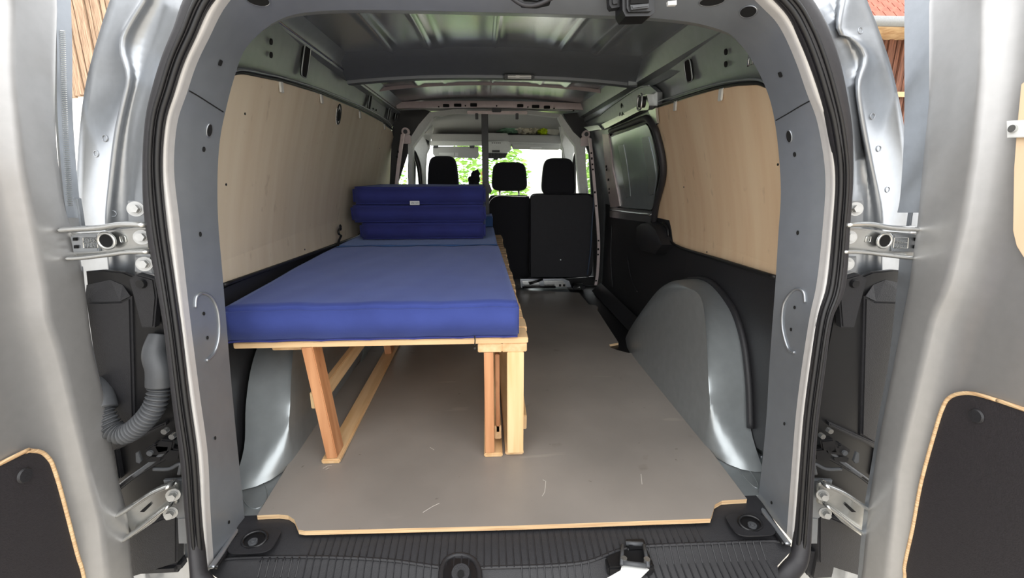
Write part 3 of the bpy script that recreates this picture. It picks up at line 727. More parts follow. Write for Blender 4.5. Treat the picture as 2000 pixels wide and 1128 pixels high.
for sx, sy_ in ((1218, 1096), (1263, 1098)):
    bm = NB(); cyl(bm, uz(sx, sy_, -.026), (0, 0, 1), .007, .010, 12); obj('striker_stud', bm, CHROME, g, 'auto')
bm = NB(); box(bm, uz(1226, 1075, -.034), uz(1256, 1058, -.034)+Vector((0, 0, .013)), .003); obj('striker_block', bm, BLACKS, g)
# rubber stop in the central notch
p = uz(898, 1122, -.035); g = thing('bump_stop', p, 'round black rubber stop in the arched notch at the middle of the sill', 'bump stop')
Lc = [uz(q.x, q.y, -.030) for q in spline([(862,1145,0),(862,1115,0),(872,1092,0),(898,1083,0),(924,1092,0),(936,1115,0),(936,1145,0)], 6)]
bm = NB(); tube(bm, Lc, .006, 8); obj('notch_rim', bm, BLACK, g, True)
bm = NB(); vs = [bm.verts.new(q+Vector((0, 0, .001))) for q in Lc]; bm.faces.new(vs); obj('notch_floor', bm, BLACKS, g)
bm = NB(); cyl(bm, uz(900, 1122, -.028), (0, -.3, 1), .022, .010, 24, .019); obj('stop_pad', bm, BLACK, g, 'auto')
bm = NB(); cyl(bm, uz(900, 1120, -.016), (0, -.3, 1), .007, .003, 16); obj('stop_hole', bm, HOLE, g)
# silver corner folds between sill and frame
for L, nm in (([(474,1016),(455,1045),(432,1080),(412,1108)], 1), ([(1482,982),(1500,1010),(1522,1038),(1540,1062)], 2)):
    bm = NB(); tube(bm, [uz(q.x, q.y, -.018) for q in spline([(a, b, 0) for a, b in L], 5)], .007, 8, ry=.003, upv=(0, 0, 1)); obj('corner_fold', bm, SILVER, RG, True)
    bm = NB(); tube(bm, [uz(q.x+(10 if nm == 1 else -10), q.y, -.022) for q in spline([(a, b, 0) for a, b in L], 5)], .004, 8); obj('corner_fold', bm, BLACKS, RG, True)

# ============================================================ BED
YF, ZS = 1.165, .370
bed = thing('slatted_bed', (-.3, 2.2, 0), 'pine slatted bed frame standing along the pale plywood wall under the blue mattresses', 'bed')
XR = lambda y: .068
sy = [uz(1028, q, ZS).y for q in (655, 627)]
y = YF; i = 0; sw = .084
while y < 3.28:
    w_ = sw if i else .088
    jit = (random.random()-.5)*.008
    bm = NB(); box(bm, (-.72+.01*random.random(), y, ZS-.016), (.066+jit, y+w_-.005, ZS), .002)
    obj('slat', bm, WOODX, bed); y += w_+.003; i += 1
for a, b in (((-.072), (-.008)), ((-.006), (.060))):
    bm = NB(); box(bm, (a, YF+.002, ZS-.042), (b+.002, 3.2, ZS-.0165), .002); obj('stringer', bm, WOODY, bed)
bm = NB(); box(bm, (-.635, YF+.04, ZS-.038), (-.555, 3.2, ZS-.0165), .002); obj('stringer', bm, WOODY, bed)
def beam(a, b, w1, w2, name, mt, parent, r=.002, upv=None):
    a, b = Vector(a), Vector(b); d = b-a; L = d.length; z = d.normalized()
    y_ = Vector(upv or (0, 1, 0)); y_ = (y_-z*y_.dot(z)).normalized(); x_ = y_.cross(z)
    M = Matrix((x_, y_, z)).transposed().to_4x4(); M.translation = a
    bm = NB(); box(bm, (-w1/2, -w2/2, 0), (w1/2, w2/2, L), r, 2, M); return obj(name, bm, mt, parent)
for yy in (1.20, 1.98, 2.8):
    beam((-.493, yy, .014), (-.527, yy, ZS-.0165), .030, .062, 'leg', WOODR, bed)
bm = NB(); box(bm, (-.522, 1.165, 0), (-.470, 2.88, .014), .003); obj('foot_rail', bm, WOODY, bed)
beam((-.532, 1.215, .175), (-.532, 2.85, .175), .020, .048, 'side_rail', WOODY, bed, upv=(0, 0, 1))
beam((-.545, 1.21, .175), (-.545, 1.25, .175), .012, .05, 'rail_end_block', WOODZ, bed, upv=(0, 0, 1))
for yy in (1.19, 2.0, 2.85):
    beam((-.043, yy, .014), (-.043, yy, ZS-.042), .026, .040, 'leg', WOODR, bed)
    beam((.031, yy-.004, .014), (.031, yy-.004, ZS-.042), .046, .040, 'leg', WOODZ, bed)
bm = NB(); box(bm, (-.060, 1.17, 0), (-.006, 2.88, .013), .003); obj('foot_rail', bm, WOODY, bed)
bm = NB(); box(bm, (.002, 1.178, .0), (.056, 2.88, .014), .003); obj('foot_rail', bm, WOODY, bed)
beam((-.018, 1.235, .05), (-.018, 1.235, .30), .012, .03, 'folded_strut', WOODR, bed)
beam((-.018, 1.22, .05), (-.018, 2.7, .05), .02, .045, 'folded_strut', WOODY, bed, upv=(0, 0, 1))
beam((.062, 1.23, .075), (.055, 2.7, .22), .014, .05, 'folded_strut', WOODY, bed, upv=(0, 0, 1))

# ============================================================ MATTRESSES
def cushion(name, x0, x1, y0, y1, z0, z1, mt, parent=None, r=.02, sag=.004, seed=0, shear=0, piping=True):
    bm = NB(); t_ = bmesh.new(); bmesh.ops.create_cube(t_, size=1)
    for v in t_.verts: v.co = Vector(((x0+x1)/2+v.co.x*(x1-x0), (y0+y1)/2+v.co.y*(y1-y0), (z0+z1)/2+v.co.z*(z1-z0)))
    bevel(t_, t_.edges[:], r, 4)
    grid_cut(t_, .05, (0, 1))
    rnd = random.Random(seed)
    ph = [rnd.random()*6 for _ in range(6)]
    for v in t_.verts:
        k = math.sin(v.co.x*9+ph[0])*math.sin(v.co.y*7+ph[1])+.5*math.sin(v.co.x*23+ph[2])*math.sin(v.co.y*19+ph[3])
        if v.co.z > (z0+z1)/2: v.co.z += sag*k*.6
        v.co.y += sag*.5*math.sin(v.co.x*14+ph[4])*(1 if v.co.y < y0+.05 else 0)
        v.co.x += shear*(v.co.z-z0)
    merge(bm, t_); return obj(name, bm, mt, parent, True, origin=None if parent else ((x0+x1)/2, (y0+y1)/2, z0))
fm = thing('foam_mattress', (-.34, 2.0, ZS), 'royal blue foam mattress laid flat along the pine slats', 'mattress')
def mseg(x0a, x0b, x1a, x1b, y0, y1, z1, mt, seed):
    o = cushion('mattress_section', -1, 1, y0, y1, ZS+.002, z1, mt, fm,   .010, .003, seed)
    for v in o.data.vertices:
        wy = v.co.y+ORG[fm.name].y; wx = v.co.x+ORG[fm.name].x; k = (wy-y0)/(y1-y0)
        xa = x0a+(x0b-x0a)*k; xb = x1a+(x1b-x1a)*k
        s = (wx+1)/2
        v.co.x = xa+(xb-xa)*s-ORG[fm.name].x
    return o
mseg(-.727, -.765, .040, .016, 1.155, 2.19, .468, BLUE, 1)
mseg(-.765, -.765, .012, .004, 2.193, 3.00, .466, BLUEL, 2)
mseg(-.765, -.765, .000, .000, 3.005, 3.28, .530, BLUEL, 3)
bm = NB()
L = [Vector((-.72+.755*i/60, 1.154+.0015*math.sin(i*.7), ZS+.006+.003*abs(math.sin(i*.33)))) for i in range(61)]
tube(bm, L, .0025, 6); obj('zip_seam', bm, BLUED, fm)
z0_ = uy(927, 655, 1.15)
bm = NB(); tube(bm, [z0_, z0_+Vector((.001, -.004, -.012)), z0_+Vector((.0, -.003, -.026))], .0018, 6); cyl(bm, z0_+Vector((0, -.006, -.034)), (0, 1, 0), .003, .004, 8); obj('zip_pull', bm, BLACKS, fm)
tf = thing('folded_mattress', (-.38, 2.6, .47), 'navy blue foam mattress folded into a stack of three on the flat mattress', 'mattress')
yf = 2.38
zs_ = .470
h_ = [.088, .090, .092]
xs_ = [(-.695, -.048, 0), (-.725, -.043, -.02), (-.715, -.045, .0)]
for i in range(3):
    cushion('folded_section', xs_[i][0], xs_[i][1], yf+[.0, -.012, -.004][i], yf+.60, zs_+.003, zs_+h_[i]-.001, BLUED, tf, .012, .003, 10+i, xs_[i][2]*3)
    zs_ += h_[i]
p = uy(810, 396, yf-.014)
bm = NB(); box(bm, p+Vector((-.024, -.002, -.010)), p+Vector((.024, .002, .010)), .001); lb = obj('care_label', bm, WHITEP, tf)
LAB = mat('label_print', (90, 100, 120), .8)
bm = NB()
for i, dx in enumerate((-.018, -.012, -.006, .001, .009, .015)):
    box(bm, p+Vector((dx, -.0028, -.004+.001*(i % 2))), p+Vector((dx+.003, -.0018, .003)))
obj('label_lettering', bm, LAB, lb)
# strap hanging on the wall
p = uw(663, 452, -1, -.02); g = thing('tie_strap', p, 'small black strap and hook hanging at the lower edge of the pale plywood', 'strap')
A = [uw(x, y, -1, -.03) for x, y in ((665,444),(661,450),(662,457),(666,460),(662,470),(659,485))]
bm = NB(); tube(bm, spline(A, 4), .006, 8, ry=.003); obj('webbing', bm, BLACKS, g, True)
bm = NB(); ringm(bm, A[0], (1, 0, 0), .010, .003, .013); obj('hook', bm, BLACKS, g, True)

# ============================================================ LAMP ON THE BOW
p = uy(1012, 149, 2.068); p.z += .006; g = thing('interior_lamp', p, 'small white oblong lamp fixed under the deep cross bow', 'lamp')
bm = NB(); box(bm, p+Vector((-.062, -.012, -.018)), p+Vector((.068, .03, .0)), .005); obj('lamp_housing', bm, GREYP, g)
bm = NB(); box(bm, p+Vector((-.048, -.014, -.016)), p+Vector((.058, .025, -.003)), .004); obj('lamp_lens', bm, WHITEP, g)
bm = NB(); box(bm, p+Vector((-.012, -.016, -.013)), p+Vector((.006, -.012, -.006)), .001); obj('lamp_switch', bm, WHITEP, g)

# ============================================================ SLIDING DOOR AND SIDE
D3 = wallpiece([(1186,262),(1264,236),(1280,262),(1292,310),(1292,350),(1281,398),(1276,436),(1190,430)], 1, .004, .01)
D3 = struct('door_3', D3, BLACKS, label='closed sliding side door seen from inside', origin=(.78, 2.5, 0))
bm = wallpiece([(1189,270),(1196,264),(1262,242),(1268,246),(1277,275),(1285,320),(1286,345),(1277,400),(1272,409),(1211,404),(1205,398),(1196,330)], 1, -.004, .006)
PANE = mat('blank_panel_paint', (176, 186, 188), .24, .6, .05, 20)
bp_ = obj('blank_panel', bm, PANE, D3, 'auto')
for q in ([(1207,284),(1217,282),(1224,320),(1231,383),(1222,386),(1214,330)], [(1253,269),(1266,267),(1276,310),(1281,345),(1277,378),(1268,382),(1263,330)]):
    bm = wallpiece(q, 1, -.007, .003); obj('raised_patch', bm, SILVER_IN, bp_, 'auto')
wline([(1262,242),(1268,248),(1277,275),(1285,320),(1286,345),(1277,400),(1272,409)], 1, -.008, .004, 'panel_bead', BLACKS, D3)
wline([(1208,408),(1203,398),(1194,330),(1188,280),(1191,268),(1225,255),(1262,241)], 1, -.006, .003, 'panel_bead', SILVER_IN, D3)
wline([(1192,256),(1225,244),(1255,232),(1266,232),(1276,246),(1283,262),(1294,310),(1294,350),(1282,398),(1277,434)], 1, -.022, .014, 'weatherstrip', RUBBER, D3)
bm = wallpiece([(1176,262),(1188,262),(1196,330),(1210,402),(1192,406),(1183,350)], 1, -.012, .008); dp = obj('inner_post', bm, PINKM, D3, 'auto')
for x, y in ((1184,325),(1185,331),(1188,351),(1190,369),(1190,376)):
    p = uw(x, y, 1, -.014); bm = NB(); disc(bm, p, (-1, 0, 0), .010, .002, .008, 8, power=.5); obj('hole', bm, HOLE, dp)
bm = wallpiece([(1190,404),(1275,412),(1271,435),(1191,424)], 1, -.014, .012); obj('lower_ledge', bm, CHROME, D3, 'auto')
wline([(1192,410),(1235,416),(1272,419)], 1, -.018, .006, 'ledge_bead', CHROME, D3)
bm = wallpoly([(1.9, -.015), (3.15, -.015), (3.15, .60), (2.70, .59), (2.01, .60), (1.92, .42)], 1, -.006, .012); obj('lower_door_trim', bm, BLACK, D3)
for pts in ([(1195,440),(1193,500),(1196,560)], [(1225,500),(1232,540),(1245,570)]):
    wline(pts, 1, -.008, .004, 'moulded_crease', BLACK, D3)
# upper slide rail with roller
g = thing('slide_track', uw(1220, 222, 1), 'pale metal slide track with roller above the sliding door', 'track')
bm = wallpiece([(1168,246),(1250,204),(1256,186),(1263,184),(1268,206),(1266,214),(1250,216),(1186,249),(1172,254)], 1, -.04, .03); obj('track_rail', bm, CHROME, g, 'auto')
bm = wallpiece([(1140,248),(1168,244),(1175,252),(1150,256)], 1, -.05, .03); obj('track_end', bm, SILVER, g, 'auto')
p = uw(1259, 199, 1, -.05); bm = NB(); cyl(bm, p, (-1, 0, 0), .022, .02, 20); obj('roller', bm, BLACKS, g, 'auto')
bm = NB(); ringm(bm, p+Vector((-.02, 0, 0)), (-1, 0, 0), .026, .004, .030, power=.6); obj('roller_bracket', bm, CHROME, g, True)
for x, y in ((1211,223),(1216,222)):
    q = uw(x, y, 1, -.041); bm = NB(); disc(bm, q, (-1, 0, 0), .006, .002, .009); obj('hole', bm, HOLE, g)
bm = wallpiece([(1165,238),(1180,215),(1245,172),(1270,168),(1284,180),(1284,207),(1262,214),(1180,246)], 1, -.012, .02); obj('track_cover', bm, SILVER_IN, WR, 'auto')
wline([(1170,225),(1200,202),(1245,172),(1268,167)], 1, -.016, .004, 'cover_bead', SILVER_IN, WR)
p = uw(1214, 206, 1, -.014); bm = NB(); disc(bm, p, (-1, 0, 0), .007, .002, .012); obj('hole', bm, HOLE, WR)
bm = wallpiece([(1266,216),(1280,210),(1283,240),(1276,246)], 1, -.02, .01); obj('post_bracket', bm, CHROME, WR, 'auto')

# ============================================================ CAB OPENING
# dark panels beside the opening
YC = 3.30
def yprism(pix, Y, th, mt, name, parent=None, r=0, **k):
    bm = NB(); prism(bm, [uy(x, y, Y) for x, y in pix], (0, th, 0), r); return obj(name, bm, mt, parent, **k)
o = yprism([(768,216),(795,215),(830,214),(842,218),(818,243),(800,272),(796,300),(770,380),(760,380)], YC, .02, BLACKS, 'trim_12'); o['kind'] = 'structure'
o = yprism([(1180,216),(1100,222),(1120,257),(1142,279),(1150,300),(1156,400),(1160,540),(1095,545),(1095,590),(1225,590),(1200,300)], YC, .02, BLACKS, 'trim_13'); o['kind'] = 'structure'
o = yprism([(780,216),(1160,216),(1150,195),(1000,185),(790,190)], YC+.06, .02, HEADL, 'trim_14'); o['kind'] = 'structure'
# pale hoop trim
HO = [(797,372),(797,276),(818,243),(839,219),(885,213),(941,213),(1029,214),(1096,223),(1119,257),(1143,279),(1146,384)]
HI = [(805,372),(806,286),(826,259),(847,228),(885,222),(941,221),(1029,222),(1090,229),(1103,257),(1124,284),(1134,384)]
a = [uy(x, y, YC-.01) for x, y in HO]; b_ = [uy(x, y, YC+.02) for x, y in HI]; c_ = [uy(x+(974-x)*.02, y+2, YC+.16) for x, y in HI]
bm = NB(); loft(bm, [[p+Vector((0, .03, 0)) for p in a], a, b_, c_])
HP = struct('trim_15', bm, TRIMG, smooth='auto', label='pale grey hoop trim framing the cab')
# headliner and shelf
HT = [(826,262),(847,232),(885,224),(941,222),(1029,223),(1090,231),(1103,258)]
SB = [(836,268),(846,262),(885,262),(941,262),(1029,262),(1088,263),(1094,268)]
a = [uy(x, y, YC+.10) for x, y in HT]; c_ = [uy(x, y+2, 4.3) for x, y in SB]; mdl = [p.lerp(q, .55)+Vector((0, 0, .05)) for p, q in zip(a, c_)]
bm = NB(); loft(bm, [spline(a, 4), spline(mdl, 4), spline(c_, 4)]); struct('trim_16', bm, HEADL, smooth=True, label='grey cab headliner')
YS = 4.05
sh = thing('overhead_shelf', uy(968, 270, YS), 'light grey overhead shelf across the cab above the sun visors', 'shelf')
def yp(pix, Y, th, mt, name, parent, r=.004, **k): return yprism(pix, Y, th, mt, name, parent, r, **k)
yp([(840,261),(990,262),(990,274),(843,275)], YS, .05, HEADL, 'shelf_lip', sh); yp([(992,264),(1094,265),(1097,280),(994,276)], YS, .05, HEADL, 'shelf_lip', sh)
yp([(952,259),(990,260),(994,264),(995,276),(952,275)], YS-.02, .05, HEADL, 'shelf_centre', sh)
yp([(838,275),(1000,275),(1098,279),(1099,293),(1092,288),(990,284),(841,284)], YS+.01, .05, TRIMG, 'shelf_underside', sh)
bm = NB(); a = uy(840, 262, YS); c = uy(1095, 264, YS); box(bm, (a.x, YS+.02, a.z-.01), (c.x, 4.35, a.z), .002); obj('shelf_tray', bm, HEADL, sh)
yp([(833,257),(845,243),(846,252),(841,270),(838,290),(829,289),(824,266)], YS-.35, .05, TRIMG, 'shelf_end', sh); yp([(829,270),(838,275),(836,288),(831,287)], YS-.37, .03, BLACKS, 'shelf_end_recess', sh)
yp([(1093,247),(1098,250),(1111,266),(1112,284),(1100,293),(1095,290),(1098,275)], YS-.35, .05, TRIMG, 'shelf_end', sh)
# overhead console with mirror
cn = thing('overhead_console', uy(970, 285, YS-.02), 'grey overhead console hanging from the shelf centre beside the post', 'console')
yp([(945,276),(993,275),(998,282),(998,293),(990,299),(948,298)], YS-.05, .12, TRIMG, 'console_body', cn, .01)
yp([(950,297),(992,298),(987,308),(975,309),(950,309)], YS-.04, .08, GREYP, 'console_vent', cn)
yp([(961,293),(976,293),(976,297),(961,297)], YS-.056, .01, BLACKS, 'console_display', cn, 0)
yp([(963,306),(973,306),(972,312),(964,312)], YS-.05, .03, BLACKS, 'console_sensor', cn)
bm = NB()
for k in range(9):
    q = uy(951+k*4.6, 303, YS-.046); box(bm, q+Vector((-.006, -.004, -.012)), q+Vector((.004, .006, .012)))
obj('vent_louvres', bm, BLACKS, cn, kind='stuff')
q = uy(970, 279, YS-.056)
bm = NB()
for k in range(5): box(bm, q+Vector((-.04+k*.016, 0, -.003)), q+Vector((-.03+k*.016, .003, .003)))
obj('console_buttons', bm, BLACKS, cn, kind='stuff')
# visors
v = thing('sun_visor', uy(890, 297, YS-.03), 'grey sun visor folded down on the driver side, with a mirror flap', 'sun visor')
yp([(845,286),(934,286),(935,305),(931,309),(850,306),(845,300)], YS-.05, .03, mat('visor_cloth', (200, 202, 198), .8), 'visor_board', v, .006)
yp([(857,298),(887,298),(887,304),(857,302)], YS-.056, .008, TRIMG, 'mirror_flap', v, .001); yp([(889,298),(895,298),(895,305),(889,305)], YS-.057, .009, WHITEP, 'visor_clip', v, .001)
for x in (851, 922):
    yp([(x-5,284),(x+5,284),(x+4,289),(x-4,289)], YS-.058, .02, GREYP, 'visor_hinge', v, .001)
v = thing('sun_visor', uy(1045, 286, YS-.03), 'grey sun visor folded up under the shelf on the passenger side', 'sun visor')
yp([(1000,281),(1094,283),(1093,291),(1003,290)], YS-.06, .12, MATS['visor_cloth'], 'visor_board', v, .006); yp([(1036,287),(1058,287),(1058,290),(1036,290)], YS-.066, .01, WHITEP, 'warning_label', v, 0)
# clothes on the shelf
def crumple(bm, c, r, seed, sub=4, amp=.35):
    rn = random.Random(seed); t_ = bmesh.new(); bmesh.ops.create_icosphere(t_, subdivisions=sub, radius=1)
    from mathutils import noise
    for vv in t_.verts:
        q = vv.co.copy(); k = 1+amp*noise.noise(q*2.2+Vector((seed, 0, 0)))*2+amp*.6*abs(noise.noise(q*5+Vector((0, seed, 0))))*2
        vv.co = Vector((c[0]+q.x*r[0]*k, c[1]+q.y*r[1]*k, c[2]+q.z*r[2]*k))
    merge(bm, t_)
YB = YS+.1
for px, py, rx, rz, colr, seed, nm, lab, cat in ((992,255,.10,.030,(120,160,135),3,'folded_cloth','dull green cloth lying on the overhead shelf nearest the post','cloth'),
        (1013,249,.055,.052,(226,222,206),5,'work_glove','crumpled cream work glove on the overhead shelf next to the green cloth','glove'),
        (1025,255,.06,.035,(232,226,204),8,'work_glove','crumpled cream work glove in the middle of the shelf pile, lowest lying','glove'),
        (1041,251,.055,.050,(220,214,190),9,'work_glove','crumpled tan work glove touching the yellow vest on the shelf','glove'),
        (1062,256,.055,.038,(214,240,40),12,'safety_vest','fluorescent yellow vest bundled on the overhead shelf','vest')):
    p = uy(px, py, YB); bm = NB(); crumple(bm, p, (rx*.8, .06, rz*.8), seed, 4, .28); tag(obj(nm, bm, mat(nm+'_cloth%d' % seed, colr, .9, 0, .3, 25), None, True, origin=(p.x, p.y, p.z-rz)), lab, cat)
p = uy(1080, 255, YB); bm = NB(); box(bm, p+Vector((-.06, -.05, -.04)), p+Vector((.05, .06, .035)), .006, 2); bmesh.ops.rotate(bm, verts=bm.verts, cent=p, matrix=Matrix.Rotation(.2, 3, 'Y'))
tag(obj('cardboard_box', bm, mat('grey_card', (226, 224, 214), .8, 0, .15, 20), None, origin=(p.x, p.y, p.z-.04)), 'small tilted pale box at the end of the overhead shelf pile', 'box')
# windscreen surround, glass, dash
for s, L in ((-1, [(806,286),(826,262),(838,290),(833,300),(831,330),(832,372),(822,372),(818,330),(812,305)]), (1, [(1102,260),(1124,284),(1128,290),(1120,300),(1117,330),(1116,384),(1109,384),(1106,330),(1100,293),(1097,280)])):
    o = yprism(L, YC+.35, .05, TRIMG, 'trim_17' if s < 0 else 'trim_18', None, .004); o['kind'] = 'structure'; o['label'] = 'pale grey cab pillar trim beside the ' + ('driver' if s < 0 else 'passenger')+' window'
for s, L in ((-1, [(803,372),(801,330),(805,297),(812,306),(819,330),(823,372)]), (1, [(1147,400),(1140,330),(1134,292),(1127,298),(1121,330),(1121,400)])):
    pts = [uy(p.x, p.y, YC+.22) for p in spline([(a, b, 0) for a, b in L], 5)]
    bm = NB(); tube(bm, pts, .018, 8); struct('window_2' if s < 0 else 'window_3', bm, BLACKS, smooth=True, label='black rubber frame of the cab side window')
    p0 = [Vector((s*.86, 3.45, .5)), Vector((s*.86, 4.4, .5)), Vector((s*.80, 4.2, 1.0)), Vector((s*.80, 3.45, 1.1))]
    bm = NB(); bm.faces.new([bm.verts.new(q) for q in p0]); obj('side_glass', bm, GLASS, bpy.data.objects['window_2' if s < 0 else 'window_3'])
bm = NB(); bm.faces.new([bm.verts.new(q) for q in ((-.85, 5.25, .42), (.85, 5.25, .42), (.66, 4.32, 1.14), (-.66, 4.32, 1.14))]); struct('window_1', bm, GLASS, label='windscreen glass')
bm = NB()
for a, b in (((-.87, 5.25, .42), (-.68, 4.32, 1.14)), ((.87, 5.25, .42), (.68, 4.32, 1.14))): tube(bm, [a, b], .03, 8)
tube(bm, [(-.7, 4.33, 1.15), (.7, 4.33, 1.15)], .03, 8); struct('trim_19', bm, BLACKS, smooth=True)
d = thing('dashboard', (0, 4.9, .2), 'dark dashboard seen low between the headrests', 'dashboard')
bm = NB(); prism(bm, [(-.84, 4.45, -.1), (-.84, 4.45, .30), (-.84, 4.6, .40), (-.84, 5.25, .41), (-.84, 5.25, -.1)], (1.68, 0, 0), .02); obj('dash_body', bm, BLACK, d)
bm = NB(); box(bm, (-.9, 5.3, -.3), (.9, 6.1, .34), .08, 3); struct('trim_20', bm, SILVER, smooth=True, label='silver bonnet')
bm = NB(); box(bm, (-.92, 3.3, -.40), (.92, 5.3, -.2)); struct('floor_2', bm, BLACKS)

# ============================================================ SEATS
def sbox(bm, c, dims, taper=.85, r=.05, rot=0):
    t_ = bmesh.new(); bmesh.ops.create_cube(t_, size=1)
    for vv in t_.verts:
        k = taper if vv.co.z > 0 else 1
        vv.co = Vector((vv.co.x*dims[0]*k, vv.co.y*dims[1]*(k if vv.co.z > 0 else 1), vv.co.z*dims[2]))
    bevel(t_, t_.edges[:], r, 5)
    t_.transform(Matrix.Translation(c) @ Matrix.Rotation(rot, 4, 'X')); merge(bm, t_)
def squad(bm, c, dims, e=.4, taper=1, rot=0, nu=40, nv=28):
    f = lambda t, p: (abs(t)**p)*(1 if t >= 0 else -1); rows = []
    for j in range(nv+1):
        v = -PI/2+PI*j/nv; z = f(math.sin(v), e); cr_ = f(math.cos(v), e) if 0 < j < nv else 0; k = 1-(1-taper)*((z+1)/2)**1.5
        rows.append([Vector((c[0]+.5*dims[0]*k*cr_*f(math.cos(2*PI*i/nu), e), c[1]+.5*dims[1]*cr_*f(math.sin(2*PI*i/nu), e)+rot*z*dims[2]*.5, c[2]+.5*dims[2]*z)) for i in range(nu)])
    loft(bm, rows, closed=True); bmesh.ops.remove_doubles(bm, verts=bm.verts, dist=1e-6); bmesh.ops.recalc_face_normals(bm, faces=bm.faces)
def headrest(parent, L, Y, name='headrest', d=.09, taper=.8):
    xs = [uy(x, y, Y) for x, y in L]; x0, x1, z0, z1 = xs[0].x, xs[1].x, xs[1].z, xs[0].z
    bm = NB(); squad(bm, Vector(((x0+x1)/2, Y+.05, (z0+z1)/2)), (x1-x0, d+.03, z1-z0), .42, taper, .12); obj(name, bm, SEATM, parent, True)
    bm = NB(); xm = (x0+x1)/2
    bm.free()
    for dx in (-.07, .07):
        bm = NB(); cyl(bm, (xm+dx, Y+.05, z0-.09), (0, 0, 1), .007, .12, 10); obj('headrest_post', bm, CHROME, parent, True)
s1 = thing('driver_seat', (-.36, 3.6, -.2), 'black driver seat headrest rising behind the folded mattress', 'seat')
headrest(s1, [(831,304),(897,374)], 3.42, taper=.80)
bm = NB(); squad(bm, Vector((-.36, 3.52, .34)), (.50, .14, .70), .25, .88, .1); obj('seat_back', bm, SEATM, s1, True)
bm = NB(); sbox(bm, Vector((-.36, 3.80, .06)), (.50, .52, .16), .95, .05); obj('seat_cushion', bm, SEATM, s1, True)
s2 = thing('middle_seat', (.13, 3.6, -.2), 'black middle seat with a wide headrest on two thin posts', 'seat')
headrest(s2, [(959,316),(1031,373)], 3.36, taper=.86)
a, c = uy(953, 382, 3.34), uy(1036, 545, 3.34)
bm = NB(); squad(bm, Vector(((a.x+c.x)/2, 3.40, (a.z+c.z)/2)), (c.x-a.x, .12, a.z-c.z), .15, .97); obj('seat_back', bm, SEATM, s2, True)
bm = NB(); tube(bm, [uy(p.x, p.y, 3.335) for p in spline([(955,420,0),(955,398,0),(962,387,0),(975,382,0),(1000,383,0),(1034,384,0)], 4)], .0035, 6); obj('edge_piping', bm, CHROME, s2, True)
bm = NB(); sbox(bm, Vector(((a.x+c.x)/2-.02, 3.75, .06)), (c.x-a.x-.05, .46, .16), .95, .05); obj('seat_cushion', bm, SEATM, s2, True)
s3 = thing('passenger_seat', (.48, 3.5, -.2), 'black passenger seat with flat dark board on its back', 'seat')
headrest(s3, [(1059,308),(1125,382)], 3.26, taper=.82)
a, c = uy(1036, 379, 3.16), uy(1161, 545, 3.16)
bm = NB(); squad(bm, Vector(((a.x+c.x)/2, 3.275, (a.z+c.z)/2)), (c.x-a.x, .12, a.z-c.z), .15, .97); obj('seat_back', bm, SEATM, s3, True)
bm = NB(); prism(bm, [uy(x, y, 3.17) for x, y in ((1037,384),(1045,380),(1150,381),(1160,388),(1158,520),(1150,541),(1037,541))], (0, .04, 0), .004); pb = obj('back_board', bm, PANELM, s3)
bm = NB(); prism(bm, [uy(x, y, 3.167) for x, y in ((1066,447),(1124,445),(1126,476),(1066,478))], (0, .004, 0), .001); obj('board_flap', bm, PANELM, pb)
bm = NB(); cyl(bm, uy(1095, 507, 3.16), (0, 1, 0), .005, .01, 12); obj('board_catch', bm, CHROME, pb)
bm = NB(); sbox(bm, Vector(((a.x+c.x)/2+.02, 3.62, .06)), (c.x-a.x-.06, .46, .16), .95, .05); obj('seat_cushion', bm, SEATM, s3, True)
# seat crossmember and bits at its foot
g = thing('seat_crossmember', uy(1066, 552, 3.14), 'pale steel seat crossmember with black lever at the front edge of the floor board', 'crossmember')
yprism([(1016,545),(1100,544),(1112,549),(1116,561),(1018,562)], 3.16, .05, SILVER, 'member', g, .006)
for L in ([(1020,549),(1050,547),(1056,560),(1024,560)], [(1062,548),(1100,548),(1108,560),(1064,560)]): yprism(L, 3.150, .008, CHROME, 'pressed_pad', g, .003)
for x in (1094, 1102): yprism([(x-2,555),(x+2,555),(x+2,559),(x-2,559)], 3.146, .005, HOLE, 'hole', g)
bm = NB(); tube(bm, [uy(1034, 554, 3.12), uy(1060, 545, 3.14)], .009, 8); obj('lever', bm, BLACKS, g, True)
bm = NB(); tube(bm, [uy(1020, 561, 3.12), uy(1085, 560, 3.12)], .008, 8); obj('lever', bm, BLACKS, g, True)
g = thing('floor_catch', uz(1128, 563, 0), 'black catch bolted at the foot of the slotted door pillar', 'catch')
bm = NB(); box(bm, uz(1120, 566, 0), uz(1138, 560, 0)+Vector((0, 0, .03)), .006); obj('catch_body', bm, BLACKS, g)
bm = NB(); tube(bm, [uy(1126, 563, 3.05), uy(1132, 560, 3.04), uy(1136, 564, 3.05)], .004, 8); obj('catch_wire', bm, CHROME, g, True)
# slotted vertical trim at the sliding door front pillar
bm = NB()
CL = [uy(p.x, p.y, 3.10) for p in spline([(1152,270,0),(1157,320,0),(1164,400,0),(1169,470,0),(1167,530,0),(1163,556,0)], 5)]
loft(bm, [[p+Vector((-.011, 0, 0)) for p in CL], [p+Vector((-.009, -.008, 0)) for p in CL], [p+Vector((.009, -.008, 0)) for p in CL], [p+Vector((.011, 0, 0)) for p in CL]])
VP = struct('trim_21', bm, PINKM, smooth='auto', label='slotted pale strip up the front pillar of the sliding door')
for i, yy in enumerate((299, 309, 321, 331, 375, 402, 470, 486, 497, 548)):
    x = lerp(yy, (270, 320, 400, 470, 530, 556), (1152, 1157, 1164, 1169, 1167, 1163)); p = uy(x, yy, 3.09)
    bm = NB(); box(bm, p+Vector((-.005, -.003, -(.008 if i % 3 == 1 else .004))), p+Vector((.005, .003, .006))); obj('hole', bm, HOLE, VP)
